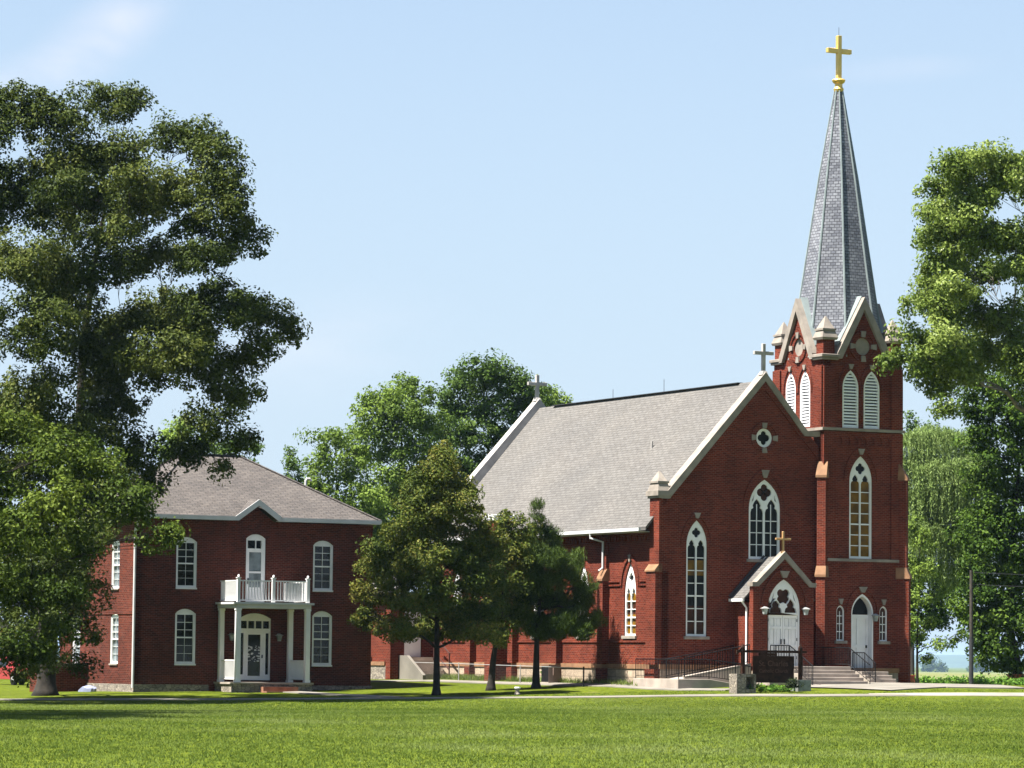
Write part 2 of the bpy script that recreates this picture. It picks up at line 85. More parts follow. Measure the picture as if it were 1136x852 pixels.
LOBES = {"BIG":[-19.07,149,[[-0.54,-8.4,22.89,1.48,1.05],[1.4,-8.54,22.78,1.4,1.05],[3.02,-4.09,24.06,1.52,0.8],[1.05,-8.31,20.77,1.69,1.13],[3.76,-7.93,21.39,1.62,1.06],[6.14,-8.74,21.94,1.4,0.91],[7.53,-10.39,20.73,1.11,0.97],[-0.8,-8.1,19.71,1.76,1.27],[2.61,-6.8,19.56,1.49,0.92],[5.82,-10.54,19.46,1.52,1.04],[7.95,-10.95,18.98,1.24,0.9],[8.82,-9.21,18.0,0.84,0.63],[0.36,-11.51,16.67,1.89,1.17],[2.78,-10.86,16.42,1.24,0.9],[4.74,-6.27,17.48,1.43,0.86],[7.18,-11.65,16.9,1.17,0.69],[4.7,-3.72,15.56,1.67,1.02],[7.65,-11.55,15.18,1.44,1.03],[9.21,-7.16,15.1,1.21,0.92],[10.37,-8.35,14.36,0.63,0.56],[9.19,-9.99,13.6,0.97,0.56],[0.92,-12.25,14.18,1.88,1.23],[2.83,-7.74,13.37,1.62,1.2],[6.05,-11.82,13.06,1.44,0.89],[7.66,-10.34,12.51,1.18,0.83],[8.4,-9.76,11.68,0.97,0.7],[7.63,-11.62,10.5,1.17,0.76],[8.52,-8.24,10.03,0.63,0.42],[6.33,-8.5,9.64,1.05,0.56],[0.82,-11.0,11.51,1.9,1.17],[3.24,-7.82,11.24,1.48,1.13],[4.48,-9.28,9.57,1.26,0.91],[4.89,-8.0,8.59,0.92,0.56],[0.31,-9.4,8.82,1.75,1.05],[2.47,-8.39,8.55,1.41,0.98],[7.84,-9.65,8.89,0.31,0.31],[0.32,-3.57,6.22,1.82,1.24],[3.35,-12.59,6.3,0.89,0.61],[-0.16,-5.07,3.65,1.44,1.01],[2.39,-9.91,3.95,1.18,0.83],[0.13,-9.56,1.68,0.91,0.49],[1.28,-10.4,2.03,0.69,0.49],[3.15,-9.95,2.4,0.49,0.21],[2.86,-11.96,4.6,0.69,0.41],[2.03,-5.55,1.24,0.57,0.29],[-2.51,-8.67,20.86,1.75,1.4],[-3.56,-5.97,17.6,1.97,1.61],[-3.06,-8.66,13.76,2.11,1.58],[-3.18,-5.1,10.46,2.16,1.62],[-2.69,-10.03,6.67,1.91,1.39],[-4.97,-8.0,15.58,1.59,1.41],[-5.24,-8.0,12.02,1.59,1.41],[0.87,-4.27,19.31,1.45,0.87],[4.2,-8.27,19.21,1.06,0.7],[1.03,-3.61,16.08,1.31,0.87],[1.14,-8.92,16.61,1.26,0.84],[7.21,-11.4,13.63,1.24,0.69],[4.93,-9.16,12.75,1.05,0.7],[2.19,-5.42,14.47,1.29,0.86],[-0.54,-9.87,10.88,1.39,1.04],[2.15,-11.77,10.09,1.37,1.03],[1.4,-9.51,7.43,1.39,1.05],[-1.4,-4.29,6.18,1.45,1.23],[2.9,-10.39,7.41,1.25,0.9],[2.04,-11.47,5.29,1.38,0.89],[-0.2,-10.09,4.61,1.18,0.9],[2.28,-11.64,2.89,0.82,0.55],[0.76,-11.79,2.53,1.03,0.62],[-0.54,-5.52,0.86,0.47,0.22],[0.87,-10.8,1.07,0.45,0.21],[1.27,-7.47,1.34,0.5,0.28],[2.45,-8.49,21.03,0.91,0.63],[2.23,-10.84,19.74,0.9,0.62],[4.38,-10.12,19.33,0.9,0.62],[7.75,-10.74,19.84,0.9,0.62],[2.75,-9.33,17.91,0.91,0.63],[4.21,-11.52,17.93,0.89,0.62],[3.76,-8.73,16.93,0.91,0.63],[6.44,-10.4,18.26,0.9,0.62],[7.93,-9.66,17.54,0.91,0.63],[5.51,-3.97,17.74,0.94,0.65],[8.47,-10.04,15.08,0.9,0.63],[5.58,-9.72,14.11,0.91,0.63],[6.8,-11.17,14.17,0.9,0.62],[4.55,-10.64,13.15,0.9,0.62],[8.31,-8.72,13.17,0.91,0.63],[2.69,-4.72,12.54,0.94,0.65],[0.44,-9.23,10.24,0.91,0.63],[3.27,-11.7,9.68,0.89,0.62],[4.15,-12.52,8.36,0.89,0.61],[4.14,-10.64,7.41,0.9,0.62],[1.8,-10.19,4.98,0.9,0.62],[1.0,-5.54,4.2,0.93,0.65],[-1.41,-9.32,21.76,0.91,0.63],[-1.48,-9.55,20.13,0.91,0.63],[1.67,-11.87,19.33,0.89,0.62],[4.37,-11.75,19.81,0.89,0.62],[4.95,-8.74,19.42,0.91,0.63],[1.03,-10.29,16.11,0.9,0.62],[0.81,-8.9,15.55,0.91,0.63],[6.13,-9.09,14.44,0.91,0.63],[3.86,-8.43,14.65,0.91,0.63],[-2.27,-4.62,10.86,0.94,0.65],[2.53,-8.15,6.09,0.92,0.63]]],"NEARL":[-20.64,120,[[4.38,-1.0,9.01,1.01,0.59],[5.87,-3.2,8.24,1.05,0.53],[6.67,-1.0,7.78,1.01,0.54],[8.26,-3.93,6.48,0.99,0.52],[8.92,-1.0,5.66,0.77,0.42],[6.05,-4.86,6.41,1.09,0.58],[5.01,-5.52,5.52,0.97,0.63],[6.46,-1.29,5.38,0.77,0.53],[4.73,-1.0,3.89,1.01,0.59],[6.08,-2.33,3.73,0.76,0.47],[5.5,-1.0,2.42,0.77,0.42],[4.98,-4.71,1.81,0.86,0.4],[3.22,-1.3,7.13,1.48,0.89],[3.3,-3.44,4.12,1.46,0.87],[1.93,-1.0,9.52,1.49,0.89],[0.8,-1.64,11.25,1.78,1.18],[0.86,-4.93,7.51,1.73,1.15],[-1.06,-2.64,9.97,1.61,1.17],[-1.37,-2.12,6.45,1.62,1.18],[1.73,-4.69,5.22,1.59,1.01],[-3.09,-1.0,7.68,1.49,1.19]]],"OAK":[-2.94,147,[[0.04,-0.68,10.19,0.37,0.37],[0.2,-1.33,9.61,0.51,0.44],[-0.05,0.58,9.34,0.66,0.44],[-0.22,-1.66,9.0,0.87,0.51],[0.48,0.13,8.95,0.74,0.51],[-0.67,-0.52,8.06,1.03,0.59],[0.7,-1.59,7.85,1.24,0.58],[0.03,-0.03,6.99,1.32,0.73],[-1.47,-1.62,6.92,1.02,0.51],[1.68,-0.17,6.89,0.88,0.59],[-2.01,-1.29,5.94,1.02,0.51],[-0.54,-1.59,5.58,1.31,0.65],[1.07,-0.25,5.78,1.32,0.66],[-1.64,-1.1,4.93,1.09,0.51],[0.19,-1.44,4.4,1.38,0.66],[1.82,-0.66,4.79,1.1,0.59],[-2.48,0.3,4.22,0.96,0.44],[-1.06,-1.66,3.76,1.16,0.51],[0.72,0.28,3.52,1.25,0.52],[2.01,-0.21,3.6,0.95,0.44],[-2.71,0.87,3.2,0.81,0.33],[-1.42,-1.59,2.82,1.02,0.36],[-0.03,1.39,2.79,1.26,0.45],[1.48,-0.62,2.71,0.95,0.37],[-3.14,0.0,4.39,0.44,0.26],[-2.97,-0.2,3.4,0.44,0.26],[-0.94,-0.73,6.41,1.1,0.73],[0.54,-1.17,5.86,1.24,0.73],[-2.39,-0.79,5.48,0.95,0.51],[2.17,-0.12,6.09,0.88,0.59],[-0.63,0.54,8.67,0.96,0.52],[0.93,-0.44,8.63,0.81,0.44]]],"OAK2":[-0.76,152,[[0.71,-0.03,7.2,0.84,0.61],[-0.04,-0.06,6.25,1.06,0.76],[1.1,-0.19,6.07,0.83,0.68],[0.24,-0.31,5.11,1.21,0.76],[1.23,0.0,4.74,0.84,0.68],[-0.02,-0.0,3.97,1.14,0.68],[1.01,0.28,3.53,0.91,0.53],[0.19,-0.33,2.84,1.06,0.46]]],"PINE":[1.15,153,[[0.01,-0.6,7.88,0.19,0.53],[-0.24,-0.09,6.98,0.34,0.46],[0.37,-0.32,7.06,0.34,0.46],[-0.54,-0.18,6.67,0.46,0.46],[0.61,0.31,6.51,0.54,0.46],[-0.16,-0.94,5.97,0.84,0.53],[0.83,-1.22,5.82,0.76,0.53],[-0.61,-0.54,5.33,0.76,0.46],[0.38,-0.59,5.07,0.99,0.53],[1.22,-0.64,5.23,0.61,0.46],[1.78,1.0,5.89,0.27,0.54],[-0.21,-0.06,4.31,0.99,0.46],[0.87,0.84,4.22,1.0,0.46],[1.84,-0.05,4.79,0.61,0.54],[2.09,0.22,4.04,0.54,0.46],[-0.78,-0.42,3.62,0.76,0.38],[0.18,0.32,3.25,1.07,0.38],[1.31,-0.87,3.33,0.99,0.38],[2.28,0.03,3.27,0.46,0.31],[2.62,0.0,3.5,0.23,0.31],[0.57,0.43,2.8,1.07,0.27],[1.69,-0.91,2.88,0.68,0.27]]],"BG1":[-1.28,222,[[-0.84,-1.32,19.51,1.21,0.55],[0.38,-0.73,19.35,1.11,0.55],[-1.85,0.48,18.7,1.33,0.67],[-0.0,-0.08,18.51,1.55,0.78],[1.5,-0.89,18.46,1.22,0.77],[2.62,-0.29,17.85,1.0,0.78],[-2.51,0.91,17.32,1.56,0.89],[-0.54,-0.05,17.0,1.66,0.89],[1.4,0.02,17.02,1.55,0.78],[2.97,0.0,16.65,0.89,0.67],[-3.12,-0.91,15.63,1.44,0.88],[-1.07,-0.5,15.29,1.77,1.0],[1.14,0.3,15.37,1.44,0.89],[-2.43,-1.27,13.74,1.66,0.99],[-0.23,1.17,13.56,1.67,1.0],[-1.31,-1.01,11.94,1.88,1.1],[-2.97,-0.56,11.11,1.66,1.11],[0.09,-1.81,10.54,1.65,1.1],[-0.76,-1.32,12.88,1.33,0.66],[-1.66,0.48,12.34,1.46,0.8],[1.35,-0.89,12.18,1.34,0.92],[-2.26,0.91,11.43,1.72,1.07],[1.26,0.02,11.23,1.71,0.94],[-2.81,-0.91,10.32,1.58,1.06],[1.03,0.3,10.14,1.58,1.07],[-0.21,1.17,8.95,1.84,1.2],[-2.67,-0.56,7.33,1.83,1.33]]],"BG2":[-6.25,212,[[-0.05,1.16,17.95,0.96,0.48],[-0.93,-0.92,16.98,1.16,0.53],[0.97,-0.86,17.01,0.95,0.53],[-2.21,-0.72,16.98,0.42,0.26],[-1.83,-0.63,16.2,1.06,0.42],[-0.07,-0.97,15.93,1.58,0.74],[1.34,0.17,15.49,1.06,0.74],[-1.3,-0.37,15.0,1.27,0.63],[-2.64,0.0,14.9,0.95,0.53],[0.31,-0.65,14.1,1.59,0.85],[-1.86,0.91,13.63,1.49,0.85],[-0.46,-0.47,12.24,1.69,0.95],[1.38,0.11,12.29,1.27,0.85],[0.89,-0.86,10.65,1.58,1.06],[-1.0,0.47,10.42,1.59,1.06],[-0.05,1.16,11.85,1.06,0.58],[0.87,-0.86,11.23,1.04,0.64],[-1.65,-0.63,10.69,1.17,0.5],[1.21,0.17,10.22,1.17,0.89],[-2.38,0.0,9.83,1.04,0.64],[-1.67,0.91,9.0,1.64,1.02],[1.24,0.11,8.11,1.4,1.02],[-0.9,0.47,6.88,1.75,1.27]]],"BG3":[-9.84,204,[[-1.21,1.01,14.08,0.62,0.41],[0.13,-1.27,14.1,0.71,0.51],[1.0,1.0,13.43,1.02,0.72],[-0.58,-1.12,12.99,1.01,0.61],[-1.5,0.18,12.44,0.71,0.51],[0.56,-0.21,12.08,1.32,0.82],[-1.12,0.07,11.31,1.12,0.82],[1.62,-0.78,11.04,1.32,0.81],[-0.04,-0.87,10.26,1.32,0.81],[-1.71,-0.09,10.17,1.02,0.71],[1.39,-0.66,9.27,1.32,0.81],[2.64,0.0,8.79,1.22,0.82],[-1.09,1.01,9.29,0.68,0.49],[0.9,1.0,8.86,1.12,0.86],[-1.35,0.18,8.21,0.78,0.61],[-1.01,0.07,7.46,1.23,0.98],[-0.04,-0.87,6.77,1.45,0.97],[1.25,-0.66,6.12,1.45,0.97]]],"SPIND":[-12.25,200,[[-0.04,0.2,13.12,0.2,0.4],[-0.15,-0.32,12.48,0.3,0.3],[0.25,-0.28,12.19,0.35,0.3],[-0.02,-0.48,11.48,0.5,0.45],[0.55,-0.17,11.6,0.25,0.35],[0.22,-0.15,10.59,0.6,0.5],[-0.47,-0.32,10.83,0.35,0.25],[-0.85,0.0,11.09,0.25,0.2]]],"BGR":[2.7,235,[[-0.1,-0.12,18.83,0.82,0.47],[-0.8,-0.19,18.22,0.7,0.47],[0.61,0.09,18.38,0.47,0.41],[-0.21,-0.28,17.52,1.06,0.7],[-0.09,-0.12,12.43,0.9,0.56],[-0.72,-0.19,12.03,0.77,0.56],[0.55,0.09,12.13,0.52,0.49],[-0.19,-0.28,11.56,1.17,0.84]]],"BGL1":[-17.42,192,[[-0.18,0.33,13.86,0.87,0.58],[-0.68,-0.33,12.94,0.96,0.67],[0.82,0.0,13.07,0.86,0.58],[0.04,-0.13,11.86,1.25,0.77],[-0.88,-0.35,10.63,1.25,0.86],[-0.16,0.33,9.15,0.96,0.7],[-0.61,-0.33,8.54,1.06,0.8],[0.74,0.0,8.63,0.95,0.7],[0.04,-0.13,7.83,1.38,0.92],[-0.79,-0.35,7.02,1.38,1.03]]],"BGL2":[-14.99,196,[[0.29,0.19,13.25,0.88,0.39],[1.14,0.0,12.95,0.39,0.24],[-0.59,0.29,12.85,0.79,0.44],[0.06,-0.39,12.09,1.08,0.59],[0.26,0.19,8.75,0.97,0.47],[1.03,0.0,8.55,0.43,0.29],[-0.53,0.29,8.48,0.87,0.53],[0.05,-0.39,7.98,1.19,0.71]]],"COT":[23.78,147,[[-6.18,-3.72,21.62,0.72,0.5],[-4.87,-3.05,21.94,0.86,0.5],[-3.36,-0.82,21.75,0.88,0.73],[-6.48,-1.35,20.91,0.66,0.51],[-5.27,-2.83,20.43,1.01,0.65],[-7.15,-2.73,19.62,0.32,0.22],[-6.62,-1.97,19.06,0.65,0.44],[-5.39,-2.01,18.92,1.01,0.65],[-4.1,-2.75,18.85,0.94,0.65],[-6.24,-1.81,17.69,1.02,0.65],[-4.3,1.27,17.71,1.11,0.74],[-3.38,-2.76,17.65,0.79,0.87],[-6.72,0.25,16.83,0.81,0.59],[-5.47,-0.4,16.22,1.1,0.66],[-4.04,-0.68,15.91,1.02,0.66],[-7.92,-3.19,15.99,0.36,0.25],[-7.78,-2.64,14.88,0.65,0.43],[-6.62,-3.56,14.52,1.0,0.57],[-4.24,3.45,14.91,1.05,0.6],[-3.31,-0.74,14.81,0.8,0.73],[-8.16,-1.8,14.04,0.51,0.33],[-7.32,-1.15,13.55,0.73,0.44],[-6.42,-1.0,12.92,0.73,0.51],[-6.42,-3.42,11.86,0.5,0.36],[-8.57,-1.55,13.8,0.25,0.18],[-5.37,-2.21,13.31,0.72,0.43],[-1.86,0.6,21.59,1.25,1.11],[-1.63,-0.32,18.86,1.32,1.25],[-1.3,3.13,16.61,1.28,1.28],[-2.68,-2.46,13.5,1.08,0.94],[-0.21,-0.71,19.94,1.46,1.46],[0.06,-1.22,16.57,1.6,1.6],[2.48,0.0,17.83,1.62,1.62],[-0.5,-2.39,12.8,1.45,1.23],[1.73,0.0,14.11,1.47,1.25],[0.12,-0.97,22.14,1.24,0.88],[2.49,0.0,20.81,1.32,1.1],[-5.25,-1.18,22.09,0.73,0.55],[-4.15,-2.2,21.81,0.72,0.54],[-5.68,-2.29,21.42,0.72,0.54],[-5.09,1.78,21.71,0.74,0.56],[-4.4,-2.4,21.01,0.72,0.54],[-6.23,1.04,20.32,0.74,0.56],[-5.99,-2.14,19.85,0.72,0.54],[-5.48,-3.58,19.53,0.72,0.54],[-6.13,-1.23,19.41,0.73,0.55],[-5.91,-1.26,19.08,0.73,0.55],[-4.54,-0.82,19.07,0.73,0.55],[-6.3,1.07,19.05,0.74,0.56],[-5.89,-2.58,18.23,0.72,0.54],[-5.99,3.38,17.71,0.75,0.56],[-6.06,-3.65,16.8,0.72,0.54],[-5.65,3.69,16.91,0.75,0.57],[-6.74,-2.11,16.08,0.72,0.54],[-5.99,-1.47,15.41,0.73,0.55],[-5.75,-2.5,14.5,0.72,0.54],[-4.19,0.97,15.66,0.74,0.55],[-6.73,-0.33,14.22,0.73,0.55],[-5.78,1.32,14.24,0.74,0.56],[-7.22,-2.84,13.82,0.72,0.54],[-5.79,-2.37,13.6,0.72,0.54],[-6.04,-3.22,13.89,0.72,0.54],[-4.04,0.8,14.25,0.74,0.55],[-6.32,-1.46,13.45,0.73,0.55],[-3.64,-3.1,21.51,0.72,0.54],[-2.76,-0.75,18.95,0.73,0.55],[-2.05,3.02,15.87,0.75,0.56],[-1.83,-1.02,17.49,0.73,0.55],[-2.98,3.81,14.48,0.75,0.57],[-3.09,-2.27,14.09,0.72,0.54],[0.79,-0.11,13.54,0.73,0.55]]],"MAPLE":[24.77,176,[[-1.56,-1.31,15.16,1.05,0.7],[-0.09,-0.86,15.21,0.96,0.79],[-2.15,-0.52,14.03,0.88,0.61],[-0.94,-1.29,13.68,1.22,0.79],[0.25,-0.01,12.98,0.88,0.88],[-1.82,-0.64,12.57,1.14,0.7],[-0.76,-1.29,11.58,1.22,0.79],[-1.38,-0.03,10.54,1.23,0.7],[0.17,1.04,10.16,0.97,0.8],[-0.95,-0.07,9.18,1.32,0.7],[-1.47,1.32,7.81,1.15,0.71],[-0.49,-1.21,7.56,1.14,0.79],[-1.0,-0.42,6.26,1.32,0.7],[-2.09,-1.39,5.23,0.96,0.61],[-0.3,0.81,5.07,1.15,0.71],[-1.45,-1.17,3.71,1.14,0.52],[-0.18,-1.48,3.51,0.87,0.61],[-2.5,-0.5,3.71,0.53,0.61],[-0.35,1.1,2.16,0.8,0.49],[-1.26,-1.07,1.63,0.39,0.31],[-2.12,1.1,7.71,0.71,0.62],[-0.32,-0.93,5.91,0.96,0.79],[-1.25,-1.34,2.63,0.96,0.61],[-0.14,-1.15,1.77,0.61,0.44],[-1.45,1.42,2.2,0.53,0.4],[-1.45,-1.22,8.07,1.05,0.7],[-0.34,-1.06,8.75,1.05,0.7],[-2.12,-1.32,3.05,0.52,0.44],[-2.32,-1.14,6.23,0.7,0.61],[-2.72,-0.85,4.58,0.61,0.44],[-1.57,-0.45,4.24,0.88,0.61],[-0.21,-1.03,4.6,0.96,0.79],[1.32,-0.2,13.86,1.49,1.32],[1.79,0.0,10.35,1.58,1.32],[1.57,0.0,6.83,1.5,1.32],[1.56,0.0,3.76,1.32,1.06]]],"WILLOW":[19.98,185,[[0.63,0.03,12.95,0.83,0.46],[1.65,-0.3,13.22,1.02,0.55],[2.94,0.74,13.02,1.02,0.56],[3.74,-0.29,11.9,0.83,0.55],[1.02,0.24,11.67,1.11,0.56],[2.27,-0.96,11.52,1.2,0.55],[3.59,0.73,10.56,0.93,0.56],[0.61,-0.14,10.02,0.83,0.65],[1.97,0.36,9.83,1.2,0.65],[3.1,-0.25,9.12,1.02,0.55],[3.96,0.0,8.91,0.74,0.56],[0.92,-0.74,8.39,1.01,0.55],[2.4,0.07,7.97,1.11,0.56],[3.53,-0.09,7.51,0.92,0.46]]],"DARKR":[21.4,200,[[0.87,-0.13,8.46,0.8,0.7],[1.97,-0.5,8.71,1.0,0.8],[3.24,-0.31,8.23,0.9,0.7],[1.12,-0.62,6.7,0.9,0.7],[2.55,0.14,6.48,1.1,0.7],[3.68,0.0,5.99,0.7,0.5],[0.9,0.06,4.97,0.6,0.6],[1.76,-0.21,4.87,0.7,0.45],[0.78,-0.13,5.58,0.88,0.84],[2.92,-0.31,5.43,0.99,0.84],[2.3,0.14,4.28,1.21,0.84],[0.81,0.06,3.28,0.66,0.72]]],"DIST1":[30.11,270,[[0.1,0.03,19.79,0.54,0.54],[-0.05,-0.08,18.97,0.67,0.54],[1.58,0.0,18.86,1.22,0.68],[0.45,-0.5,18.14,0.94,0.67]]],"SAPLING":[18.96,168,[[-0.2,0.07,8.0,0.5,0.5],[0.13,-0.4,7.35,0.5,0.5],[-0.29,0.31,6.53,0.5,0.5],[0.28,-0.6,6.01,0.59,0.38],[-0.27,-0.29,5.34,0.42,0.5],[0.01,-0.73,4.63,0.5,0.38],[0.95,0.1,4.86,0.5,0.25],[-0.27,-0.33,3.59,0.34,0.5],[0.23,0.41,3.1,0.38,0.42],[0.69,-0.67,2.51,0.38,0.17],[1.24,-0.24,2.65,0.42,0.21],[1.86,0.0,2.86,0.34,0.21],[0.77,0.34,3.61,0.38,0.21],[0.42,-0.14,1.93,0.25,0.17]]],"OFFL":[-23.8,99,[[3.83,-4.5,9.65,2.38,1.36],[-0.14,0.83,13.72,1.9,1.62],[0.16,7.58,7.31,2.47,1.39],[4.0,-0.33,16.19,1.93,1.46],[-4.93,5.91,12.87,1.94,1.4],[-5.0,-7.4,13.16,2.11,1.65],[-5.06,7.31,17.8,2.32,1.67],[4.45,-9.82,12.07,1.86,1.69],[0.62,-9.55,11.89,2.34,1.58],[-4.51,9.55,7.62,2.39,1.79],[3.24,9.75,12.84,1.95,1.54],[3.08,5.68,11.23,2.46,1.32],[0.1,-11.09,10.94,2.49,1.36],[6.12,8.82,14.57,1.84,1.54],[2.51,-9.81,10.28,1.86,1.72],[5.26,9.24,15.26,2.2,1.33],[-0.08,5.49,15.32,1.82,1.3],[-4.92,9.26,8.25,2.07,1.54],[4.87,-8.88,9.88,2.34,1.34],[-3.98,-11.42,17.54,1.96,1.55],[-1.34,10.58,14.83,2.22,1.54],[-2.71,7.3,8.13,2.24,1.45],[-2.6,-1.56,9.08,2.21,1.34],[-5.77,-8.75,7.99,2.41,1.56],[2.35,5.92,8.82,2.47,1.49],[-0.34,-0.77,14.65,2.34,1.4],[4.19,-2.15,9.76,2.41,1.74],[4.55,-4.56,17.05,2.34,1.79],[3.28,11.0,12.26,2.32,1.69],[0.45,-0.4,11.4,2.41,1.49],[3.18,0.92,14.78,2.02,1.34],[2.3,-8.66,10.96,2.35,1.32],[5.21,1.54,13.17,2.27,1.33],[-5.73,4.57,13.45,2.25,1.71],[-2.67,-8.3,17.66,1.84,1.56],[1.67,9.97,7.95,2.29,1.34],[-0.42,2.26,16.34,1.83,1.67],[-4.17,-2.69,17.79,2.4,1.34],[-5.94,-11.28,15.59,1.83,1.69],[3.93,6.8,17.3,2.24,1.71],[0.68,3.37,7.77,2.19,1.8],[-1.23,4.44,8.96,2.14,1.57],[3.46,-4.58,12.16,1.93,1.59],[5.56,-3.11,14.25,2.19,1.4],[2.57,-7.13,13.75,2.5,1.45],[2.22,-4.19,14.09,1.93,1.55],[3.65,-7.1,10.9,1.96,1.38],[2.24,7.12,12.79,2.11,1.45],[-3.06,9.67,12.28,2.28,1.44],[-3.87,-11.79,10.25,2.09,1.56],[1.59,3.9,16.64,2.36,1.64],[3.9,0.46,12.2,2.44,1.75],[-1.25,7.95,11.73,2.33,1.31],[1.32,9.78,11.83,2.41,1.64],[-5.75,-10.24,10.64,2.48,1.63],[1.35,7.78,10.85,1.9,1.52],[5.17,-8.19,12.42,2.01,1.48],[-4.86,8.87,9.82,2.35,1.39],[-0.76,-11.44,13.47,2.16,1.52],[-3.54,2.68,7.39,2.45,1.54],[1.52,-2.24,7.24,1.82,1.66],[-0.02,-5.61,12.91,2.41,1.55],[0.38,1.44,16.61,1.82,1.63],[1.09,4.47,8.81,2.38,1.7],[-2.59,9.81,7.58,2.18,1.34],[-3.68,2.68,14.76,2.14,1.42],[0.7,-1.69,11.22,2.09,1.53],[-1.45,-9.18,12.47,2.0,1.7],[5.75,5.14,10.63,2.13,1.67],[-3.18,6.39,7.49,2.48,1.58],[3.51,1.81,16.34,2.1,1.35],[-3.47,5.16,17.82,1.96,1.54],[3.6,-4.99,9.59,2.33,1.36],[-1.9,1.68,12.46,2.46,1.54],[-0.97,-7.69,15.98,1.83,1.31],[-1.5,6.51,9.8,2.13,1.35],[-2.56,9.61,16.46,1.87,1.78],[-0.24,-8.88,11.04,2.47,1.39],[3.37,9.53,17.07,2.33,1.76],[-4.59,3.99,17.59,2.17,1.31],[-2.43,-1.83,11.54,2.31,1.39],[-5.92,3.14,17.87,2.14,1.64],[2.73,3.44,15.74,1.82,1.65],[-0.64,-3.11,15.83,1.89,1.76],[3.99,7.19,17.11,1.95,1.6],[5.13,0.5,14.5,1.87,1.63],[-5.68,-0.21,7.3,2.02,1.35],[-2.62,-9.03,14.5,2.17,1.69],[3.97,4.32,13.64,2.17,1.69],[-0.69,-3.25,11.37,1.82,1.4],[1.65,-2.97,11.69,1.87,1.38],[4.76,6.41,10.94,2.44,1.59],[3.21,-8.48,17.52,2.12,1.37],[-5.18,-10.55,7.01,2.34,1.7],[-2.7,-5.21,17.04,1.96,1.75]]]}
# ------------------------------------------------------------------ materials
def newmat(name):
    mt = bpy.data.materials.new(name); mt.use_nodes = True
    n = mt.node_tree.nodes; return mt, n, mt.node_tree.links, n['Principled BSDF']
def nd(n, t, **k):
    x = n.new(t)
    for a, b in k.items():
        if a in x.inputs: x.inputs[a].default_value = b
        else: setattr(x, a, b)
    return x
def noise_col(n, l, c1, c2, scale, detail=4, lo=.35, hi=.65, coord='Object', vec=None):
    if vec is None:
        t = n.new('ShaderNodeTexCoord'); vec = t.outputs[coord]
    z = nd(n, 'ShaderNodeTexNoise', Scale=scale, Detail=detail); l.new(vec, z.inputs['Vector'])
    r = n.new('ShaderNodeValToRGB'); r.color_ramp.elements[0].position = lo; r.color_ramp.elements[1].position = hi
    r.color_ramp.elements[0].color = (*c1, 1); r.color_ramp.elements[1].color = (*c2, 1)
    l.new(z.outputs['Fac'], r.inputs[0]); return r.outputs[0], z.outputs['Fac']
def plain(name, c, rough=.6, var=.15, scale=3., metal=0, spec=.4, bump=0.):
    mt, n, l, p = newmat(name)
    col, f = noise_col(n, l, [x*(1-var) for x in c], [min(1, x*(1+var)) for x in c], scale, 6)
    l.new(col, p.inputs['Base Color']); p.inputs['Roughness'].default_value = rough; p.inputs['Metallic'].default_value = metal
    p.inputs['Specular IOR Level'].default_value = spec
    if bump:
        b = nd(n, 'ShaderNodeBump', Strength=bump, Distance=.02); l.new(f, b.inputs['Height']); l.new(b.outputs[0], p.inputs['Normal'])
    return mt
def bricky(name, c1, c2, mortar, bw, rh, ms, big=None, bigscale=.5, rough=.85, bump=.5, stain=None, offset=.5, slo=.64, shi=.78, vlo=.72, vhi=1.2):
    mt, n, l, p = newmat(name)
    uv = n.new('ShaderNodeUVMap'); uv.uv_map = 'UVMap'
    b = nd(n, 'ShaderNodeTexBrick', Scale=1.0, offset=offset); b.inputs['Brick Width'].default_value = bw; b.inputs['Row Height'].default_value = rh
    b.inputs['Mortar Size'].default_value = ms; b.inputs['Mortar Smooth'].default_value = .2; b.inputs['Bias'].default_value = -.1
    b.inputs['Color1'].default_value = (*c1, 1); b.inputs['Color2'].default_value = (*c2, 1); b.inputs['Mortar'].default_value = (*mortar, 1)
    l.new(uv.outputs[0], b.inputs['Vector']); out = b.outputs['Color']
    col, f = noise_col(n, l, (vlo, vlo, vlo+.01), (vhi, vhi-.02, vhi-.04), bigscale, 6, .3, .7, 'Object')
    m1 = nd(n, 'ShaderNodeMixRGB', blend_type='MULTIPLY', Fac=1.0); l.new(out, m1.inputs['Color1']); l.new(col, m1.inputs['Color2']); out = m1.outputs[0]
    t2 = n.new('ShaderNodeTexCoord'); m3 = n.new('ShaderNodeMapping'); m3.inputs['Scale'].default_value = (3, 3, 9)
    l.new(t2.outputs['Object'], m3.inputs['Vector'])
    c3, f3 = noise_col(n, l, (.8, .8, .8), (1.2, 1.2, 1.2), 1.6, 4, .3, .7, vec=m3.outputs[0])
    m4 = nd(n, 'ShaderNodeMixRGB', blend_type='MULTIPLY', Fac=.8); l.new(out, m4.inputs['Color1']); l.new(c3, m4.inputs['Color2']); out = m4.outputs[0]
    if stain:
        c4, f4 = noise_col(n, l, (0, 0, 0), (1, 1, 1), .9, 8, slo, shi)
        m5 = nd(n, 'ShaderNodeMixRGB'); l.new(c4, m5.inputs['Fac']); l.new(out, m5.inputs['Color1']); m5.inputs['Color2'].default_value = (*stain, 1); out = m5.outputs[0]
    l.new(out, p.inputs['Base Color']); p.inputs['Roughness'].default_value = rough; p.inputs['Specular IOR Level'].default_value = .06
    bp = nd(n, 'ShaderNodeBump', Strength=bump, Distance=.01, invert=True); l.new(b.outputs['Fac'], bp.inputs['Height']); l.new(bp.outputs[0], p.inputs['Normal'])
    return mt
